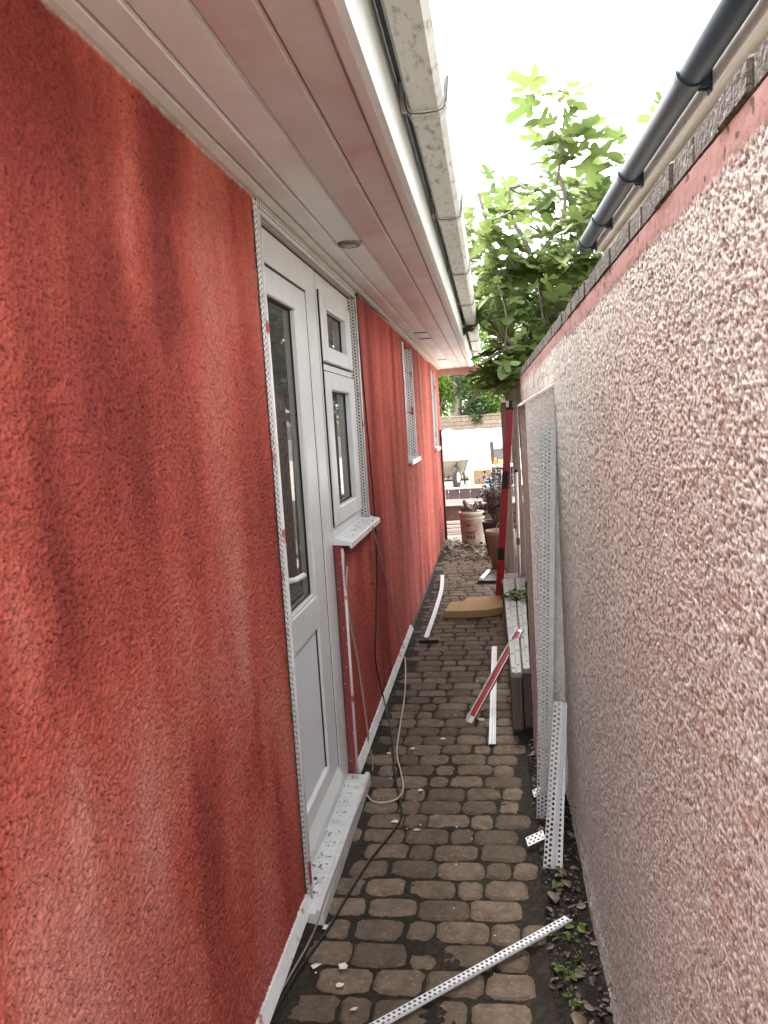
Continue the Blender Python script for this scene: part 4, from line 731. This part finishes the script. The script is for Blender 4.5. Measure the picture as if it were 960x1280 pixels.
# bulk bag
def lump(cx, cy, z0, hx, hy, hz, seed, pw=4, n=28, m=16, amp=.05, topamp=.06):
    V = []; F = []
    for j in range(m+1):
        ph = -math.pi/2+math.pi*j/m
        for k in range(n):
            th_ = 2*math.pi*k/n; f = lambda c_: math.copysign(abs(c_)**(2/pw), c_)
            x, y, z = f(math.cos(ph))*f(math.cos(th_)), f(math.cos(ph))*f(math.sin(th_)), f(math.sin(ph))
            q = float(fbm(np.array([x*2.2+seed+z]), np.array([y*2.2+z*1.4]), seed)[0])-.5; g = 1+amp*2*q
            V.append((cx+hx*x*g, cy+hy*y*g, z0+hz*(1+z)+(topamp*2*q*max(0, z))))
    for j in range(m):
        for k in range(n): F.append((j*n+k, j*n+(k+1) % n, (j+1)*n+(k+1) % n, (j+1)*n+k))
    return MB().add(V, F)
bb = thing('bulk_bag', 'big bright white woven bulk bag filled up behind the wheelbarrow', 'bag', (-.50, 13.5, .55)); obj('body', lump(-.53, 13.5, .55, .50, .5, .405, 5, 7, 40, 24, .05, .10), BAG, bb, True)
for k, (x, y) in enumerate(((-.93, 13.05), (-.11, 13.05), (-.11, 13.95), (-.93, 13.95))): obj('lifting_loop', MB().tube(smooth_path([(x-.04, y, 1.22), (x, y+.03, 1.36), (x+.10, y+.06, 1.35), (x+.05, y, 1.22)], 5), .012, 5), BAG, bb)
# clutter on the raised yard
def box_thing(name, a, b_, m_, lab, cat, flap=None):
    t = thing(name, lab, cat, ((a[0]+b_[0])/2, (a[1]+b_[1])/2, a[2])); obj('body', bx(a, b_, .006), m_, t)
    obj('top_edge' if not flap else flap, bx((a[0]-.006, a[1]-.006, b_[2]+.001), (b_[0]+.006, b_[1]+.006, b_[2]+.014), .003), m_, t); return t
box_thing('cardboard_box', (-.30, 12.3, .535), (-.02, 12.6, .74), CARD, 'plain cardboard box standing in front of the white bulk bag', 'box', 'flap')
box_thing('pale_box', (-.40, 12.75, .54), (-.31, 12.95, .70), WPAINT, 'small pale box beside the cardboard box', 'box', 'lid')
tag(obj('yellow_sheet', MB().slab([(-.42, 11.5), (-.16, 11.45), (-.12, 11.9), (-.38, 12.0)], .532, .560), YEL), 'yellow board lying flat on the raised yard', 'board')
tag(obj('blue_tarp', lump(-.045, 11.4, .60, .075, .06, .035, 9, 2.5, 18, 10, .3), TARP, None, True), 'scrunched blue tarp on top of the grey rubble sack', 'tarp')
tag(obj('rubble_sack', lump(-.03, 10.88, .375, .14, .07, .125, 12, 2.6, 24, 14, .2), mat('blue_grey_sack', (.24, .26, .27), (.17, .185, .19), 9, .6, .3, 30), None, True), 'blue-grey rubble sack resting on the coping of the retaining wall', 'sack')
cr = thing('stacked_crate', 'dark plastic crate with pale sides on the raised yard', 'crate', (.10, 11.6, .53))
obj('body', MB().box((.03, 11.45, .54), (.36, 11.75, .83), .01), BLACKP, cr)
for k in range(4): obj('slat', bx((.035+k*.085, 11.44, .56), (.06+k*.085, 11.449, .81), .002), GALV, cr)
obj('top_tray', bx((-.03, 11.42, .835), (.38, 11.8, .862), .005), WPAINT, cr)
tag(obj('orange_tub', MB().lathe([(.001, 0), (.03, 0), (.022, .06), (.010, .11), (.001, .11)], (.045, 11.55, .864), 14), ORG, None, True), 'small orange cone on the pale tray top', 'cone'); tag(obj('yellow_tin', MB().lathe([(.001, 0), (.035, 0), (.035, .07), (.030, .075), (.001, .075)], (.125, 11.55, .864), 16), YEL, None, True), 'small yellow tin beside the orange cone', 'tin')
box_thing('grey_bin', (.02, 13.9, .56), (.45, 14.3, 1.00), mat('grey_bin_plastic', (.14, .15, .155), (.11, .115, .12), 6, .5), 'grey storage box under the white canister', 'storage box', 'lid')
cn = thing('white_canister', 'white plastic canister with a slot handle standing on the grey storage box', 'canister', (.22, 14.0, 1.016)); obj('body', MB().box((.145, 13.95, 1.016), (.275, 14.1, 1.275), .02), WPAINT, cn); obj('handle_slot', bx((.175, 13.9475, 1.25), (.235, 13.9495, 1.258)), GASKET, cn); obj('label_panel', bx((.168, 13.9475, 1.06), (.252, 13.9495, 1.20), .0004), mat('faint_label', (.62, .62, .66), rough=.5), cn)
tag(obj('leaning_timber', framed(MB().box((-.03, -.02, 0), (.03, .02, .62), .004), (.02, 13.0, .55), (.0, 13.05, 1.15), (1, 0, 0)), TIMD), 'dark timber offcut leaning beside the white bulk bag', 'timber')
# ================================================================== ACROSS THE STREET
gw = thing('garden_wall', 'low stock-brick garden wall across the street under the hedge', 'wall', (-1, 25, 1.26)); obj('core', bx((-9, 25.03, 1.2), (9, 25.25, 1.63)), MORT, gw)
bm2 = bx((0, 0, 0), (.44, .03, .12), .006).mesh('brick'); bm2.materials.append(BRICKY)
for r in range(3):
    for k in range(20): link('brick', bm2, None, gw, (-4.5+k*.45+(.22 if r % 2 else 0), 25.0, 1.27+r*.13))
obj('coping', bx((-9, 24.97, 1.66), (9, 25.28, 1.72), .01), BRICKY, gw)
def quadleaf(b, P, L):
    d = Vector((random.gauss(0, 1), random.gauss(0, 1), random.gauss(0, .6))).normalized(); n = Vector((random.gauss(0, .6), random.gauss(0, .6)-.3, 1)); n = (n-d*n.dot(d)).normalized(); s_ = d.cross(n)
    b.add([P, P+d*L*.5+s_*L*.3, P+d*L, P+d*L*.5-s_*L*.3], [(0, 1, 2, 3)])
def shrub(name, c, r, n, L, m_, lab, stem=True, cat='shrub', group=None, zmin=-1.):
    t = thing(name, lab, cat, (c[0], c[1], c[2]-r[2]), group); b = MB(); k = 0
    clumps = [Vector((random.gauss(0, .5), random.gauss(0, .5), random.gauss(0, .5))) for _ in range(26)]
    while k < n:
        q = random.choice(clumps); p = q+Vector((random.gauss(0, .2), random.gauss(0, .2), random.gauss(0, .2)))
        if p.length > 1.15 or p.z < zmin: continue
        quadleaf(b, Vector((c[0]+p.x*r[0], c[1]+p.y*r[1], c[2]+p.z*r[2])), L*random.uniform(.6, 1.3)); k += 1
    tag(obj('crown', b, m_, t), kind='stuff')
    if stem:
        s_ = MB()
        for q in clumps[:7]: s_.tube([(c[0], c[1], c[2]-r[2]*1.05), (c[0]+q.x*r[0]*.5, c[1]+q.y*r[1]*.5, c[2]-r[2]*.3), (c[0]+q.x*r[0], c[1]+q.y*r[1], c[2]+q.z*r[2])], [.05, .03, .01], 6)
        obj('trunk', s_, BARK, t)
    return t
shrub('hedge_shrub', (.15, 25.9, 2.35), (1.1, .7, .75), 3600, .14, HEDL, 'bright green shrub behind the garden wall across the street'); shrub('hedge_shrub', (-1.75, 26.0, 2.5), (.8, .7, 1.0), 3000, .14, HEDL, 'yellow-green shrub left of the ivy-clad trunk across the street'); shrub('ivy_bush', (-.55, 25.3, 2.0), (.55, .5, .65), 2600, .10, IVYL, 'ivy bush spilling over the garden wall beside the pale trunk')
shrub('background_tree', (-.3, 33, 4.4), (3.8, 2.5, 3.2), 6500, .26, HEDL, 'large leafy tree behind the hedge across the street', cat='tree'); shrub('background_tree', (3.5, 31, 4.2), (3.2, 2.5, 3.0), 5000, .26, IVYL, 'darker leafy tree behind the fig tree across the street', cat='tree')
it = thing('ivy_clad_tree', 'bare pale tree trunk clad in ivy above the garden wall', 'tree', (-1.05, 25.7, 1.28)); obj('trunk', MB().tube([(-1.05, 25.7, 1.2), (-1.03, 25.7, 2.2), (-1.08, 25.72, 3.3), (-1.0, 25.8, 4.6)], [.17, .125, .115, .08], 10), mat('pale_bark', (.36, .31, .26), (.27, .23, .2), 6, .9, .4, 20), it, True)
b = MB()
for k in range(1800):
    z = random.uniform(2.4, 5.0); a = random.uniform(0, 6.28); r = random.uniform(.1, .2)+.5*max(0, z-2.8)*random.random(); quadleaf(b, Vector((-1.0+.1+r*math.cos(a), 25.6+r*math.sin(a), z)), .11)
tag(obj('crown', b, IVYL, it), kind='stuff')
ft = thing('far_tree', 'faint thin-leaved tree top rising beyond the gutter', 'tree', (-1.6, 36, 1.3)); b = MB(); tw = MB(); tw.tube([(-1.6, 36, 1.2), (-1.5, 36, 8), (-1.2, 36, 13)], [.25, .15, .05], 7)
for k in range(40):
    T = Vector((-1.2+random.gauss(0, .9), 36+random.gauss(0, .8), 12+random.gauss(0, 1.0))); tw.tube([(-1.35, 36, 10.5), T], [.03, .008], 4)
    for q in range(12): quadleaf(b, T+Vector((random.gauss(0, .25), random.gauss(0, .25), random.gauss(0, .25))), .13)
tag(obj('crown', b, PALEL, ft), kind='stuff'); obj('trunk', tw, BARK, ft)
# ================================================================== FIG TREE
FY = 7.1
fig = thing('fig_tree', 'tall fig tree with large lobed leaves rising over the end of the boundary wall', 'tree', (1.0, 7.5, 0))
half = [(.0, 0.0), (.10, -.07), (.26, -.06), (.37, .05), (.33, .13), (.17, .20), (.36, .30), (.52, .45), (.50, .55), (.36, .53), (.15, .42), (.22, .60), (.24, .78), (.15, .93), (0, 1.0)]
def fig_leaf_mesh(seed):
    q = random.Random(seed); out = [(x*q.uniform(.9, 1.1), y) for x, y in half]+[(-x*q.uniform(.9, 1.1), y) for x, y in half[-2:0:-1]]; cen = (0, .27); V = [(0, .27, 0)]; F = []
    cup = q.uniform(-.28, .18); droop = q.uniform(.05, .55); wav = q.uniform(.03, .09)
    for x, y in out: V.append((x, y, .18*abs(x)+cup*x*x*2-droop*max(0, y-.1)**2+wav*math.sin(9*y+5*x)-.0))
    V[0] = (0, .27, -.02); n = len(out)
    for k in range(n): F.append((0, 1+(k+1) % n, 1+k))
    b = MB().add(V, F); b.add([(-.012, -.45, -.10), (.012, -.45, -.10), (.010, 0, 0), (-.010, 0, 0)], [(0, 1, 2, 3)]); me = b.mesh('leaf', True); me.materials.append(FIGL); return me
LM = [fig_leaf_mesh(k) for k in range(7)]
br = MB(); nodes = []
def limb(pts, r0, r1, n=7):
    P = smooth_path(pts, 6); br.tube(P, [r0+(r1-r0)*i/(len(P)-1) for i in range(len(P))], n); nodes.extend(P[3:])
N0 = on(688, 385, 'y', 7.2); N1 = on(668, 332, 'y', 7.1)
limb([(1.05, 7.55, -.05), (1.0, 7.5, .9), (.92, 7.4, 1.7), N0, N1], .075, .042, 9)
limb([N1, on(640, 318, 'y', 7.0), on(620, 296, 'y', 6.9), on(606, 268, 'y', 6.8), on(598, 240, 'y', 6.8)], .034, .010)
limb([N1, on(655, 300, 'y', 7.1), on(641, 275, 'y', 7.1), on(636, 235, 'y', 7.1)], .028, .009)
limb([N1, on(685, 305, 'y', 7.0), on(702, 280, 'y', 6.95), on(706, 245, 'y', 6.9), on(697, 215, 'y', 6.9)], .030, .012)
limb([on(697, 225, 'y', 6.9), on(702, 185, 'y', 6.85), on(705, 150, 'y', 6.85), on(707, 118, 'y', 6.85)], .013, .006)
limb([N0, on(720, 345, 'y', 7.0), on(745, 300, 'y', 7.0), on(762, 245, 'y', 7.0)], .034, .010); limb([N0, (1.25, 7.3, 2.6), (1.5, 7.2, 3.3), (1.6, 7.2, 4.0)], .036, .010)
limb([(.96, 7.45, 1.3), on(700, 420, 'y', 7.0), on(660, 430, 'y', 6.8), on(625, 440, 'y', 6.6), on(602, 455, 'y', 6.5)], .036, .010); limb([(.98, 7.48, 1.2), on(680, 440, 'y', 6.9), on(640, 462, 'y', 6.7), on(615, 478, 'y', 6.6)], .030, .009)
limb([N0, on(650, 380, 'y', 7.6), on(615, 360, 'y', 7.9), on(592, 330, 'y', 8.0)], .034, .010); limb([N0, (.9, 8.0, 3.0), (.6, 8.6, 3.6)], .034, .01); limb([N0, (1.3, 8.0, 2.9), (1.7, 8.4, 3.4)], .034, .01)
tips = [(px, py, y) for px, py, y in ((704, 112, 6.85), (706, 150, 6.85), (696, 178, 6.9), (700, 200, 6.9))]
def region():
    while True:
        px, py = random.uniform(583, 800), random.uniform(170, 486); t = (px-583)/217
        top = 246-40*math.sin(t*3.0) + (14 if px < 605 else 0)
        if py < top+random.uniform(-6, 26): continue
        if 665 < px < 735 and py < 215 and random.random() < .35: continue
        if py > 395 and px < 612: continue
        if 255 < py < 350 and 605 < px < 725 and random.random() < .4: continue
        return px, py
leaves = []
def shoot(T, nl, Ls):
    base = min(nodes, key=lambda q: (q-T).length+(.6 if q.z > T.z else 0)); mid = base.lerp(T, .55)+Vector((random.uniform(-.05, .05), random.uniform(-.05, .05), -.06*(T-base).length)); P = smooth_path([base, mid, T], 4)
    br.tube(P, [.010-.0065*i/(len(P)-1) for i in range(len(P))], 5); ax = (P[-1]-P[-3]).normalized(); a0 = random.uniform(0, 6.28)
    for k in range(nl):
        a = a0+k*2.4+random.uniform(-.3, .3); back = .035*k+random.uniform(0, .03); O = T-ax*back; el = random.uniform(-.45, .45) if k > 1 else random.uniform(.2, .9)
        d = Vector((math.cos(a)*math.cos(el), math.sin(a)*math.cos(el), math.sin(el)-.1)).normalized(); n = Vector((random.gauss(0, .35), random.gauss(0, .35), 1)); n = (n-d*n.dot(d)).normalized(); s_ = d.cross(n); L = Ls*random.uniform(.65, 1.15)*(1 if k > 1 else .7)
        Mx = Matrix.Identity(4)
        for i in range(3): Mx[i][0], Mx[i][1], Mx[i][2], Mx[i][3] = s_[i]*L, d[i]*L, n[i]*L, O[i]+d[i]*L*.42
        leaves.append((Mx, random.randrange(7)))
for px, py, y in tips: shoot(on(px, py, 'y', y), 7, .30)
for k in range(225):
    px, py = region(); depth = random.uniform(6.45, 8.6) if py < 420 else random.uniform(6.4, 7.6)
    shoot(on(px, py, 'y', depth), random.randint(5, 7), random.uniform(.17, .26))
for k in range(10): shoot(on(random.uniform(618, 648), random.uniform(440, 482), 'y', random.uniform(6.4, 6.9)), 6, .22)
for k in range(30): shoot(Vector((random.uniform(1.2, 2.3), random.uniform(6.4, 8.6), random.uniform(2.3, 4.2))), 7, .235)
obj('trunk', br, BARK, fig, True)
leaves.sort(key=lambda q: (q[0].translation-Vector((0, 0, H))).length-.0); cam_r = []
def vis(q): 
    p = q[0].translation; return p.x/p.y < .26 and p.z > 1.75
front = [q for q in leaves if vis(q)][:298]; ids = set(map(id, front))
crown = MB()
for q in leaves:
    if id(q) in ids: o = link('leaf', LM[q[1]], None, fig); o.matrix_basis = q[0]
    else: me = LM[q[1]]; crown.add([q[0] @ v.co for v in me.vertices], [tuple(p.vertices) for p in me.polygons])
tag(obj('crown', crown, FIGL, fig, True), kind='stuff')
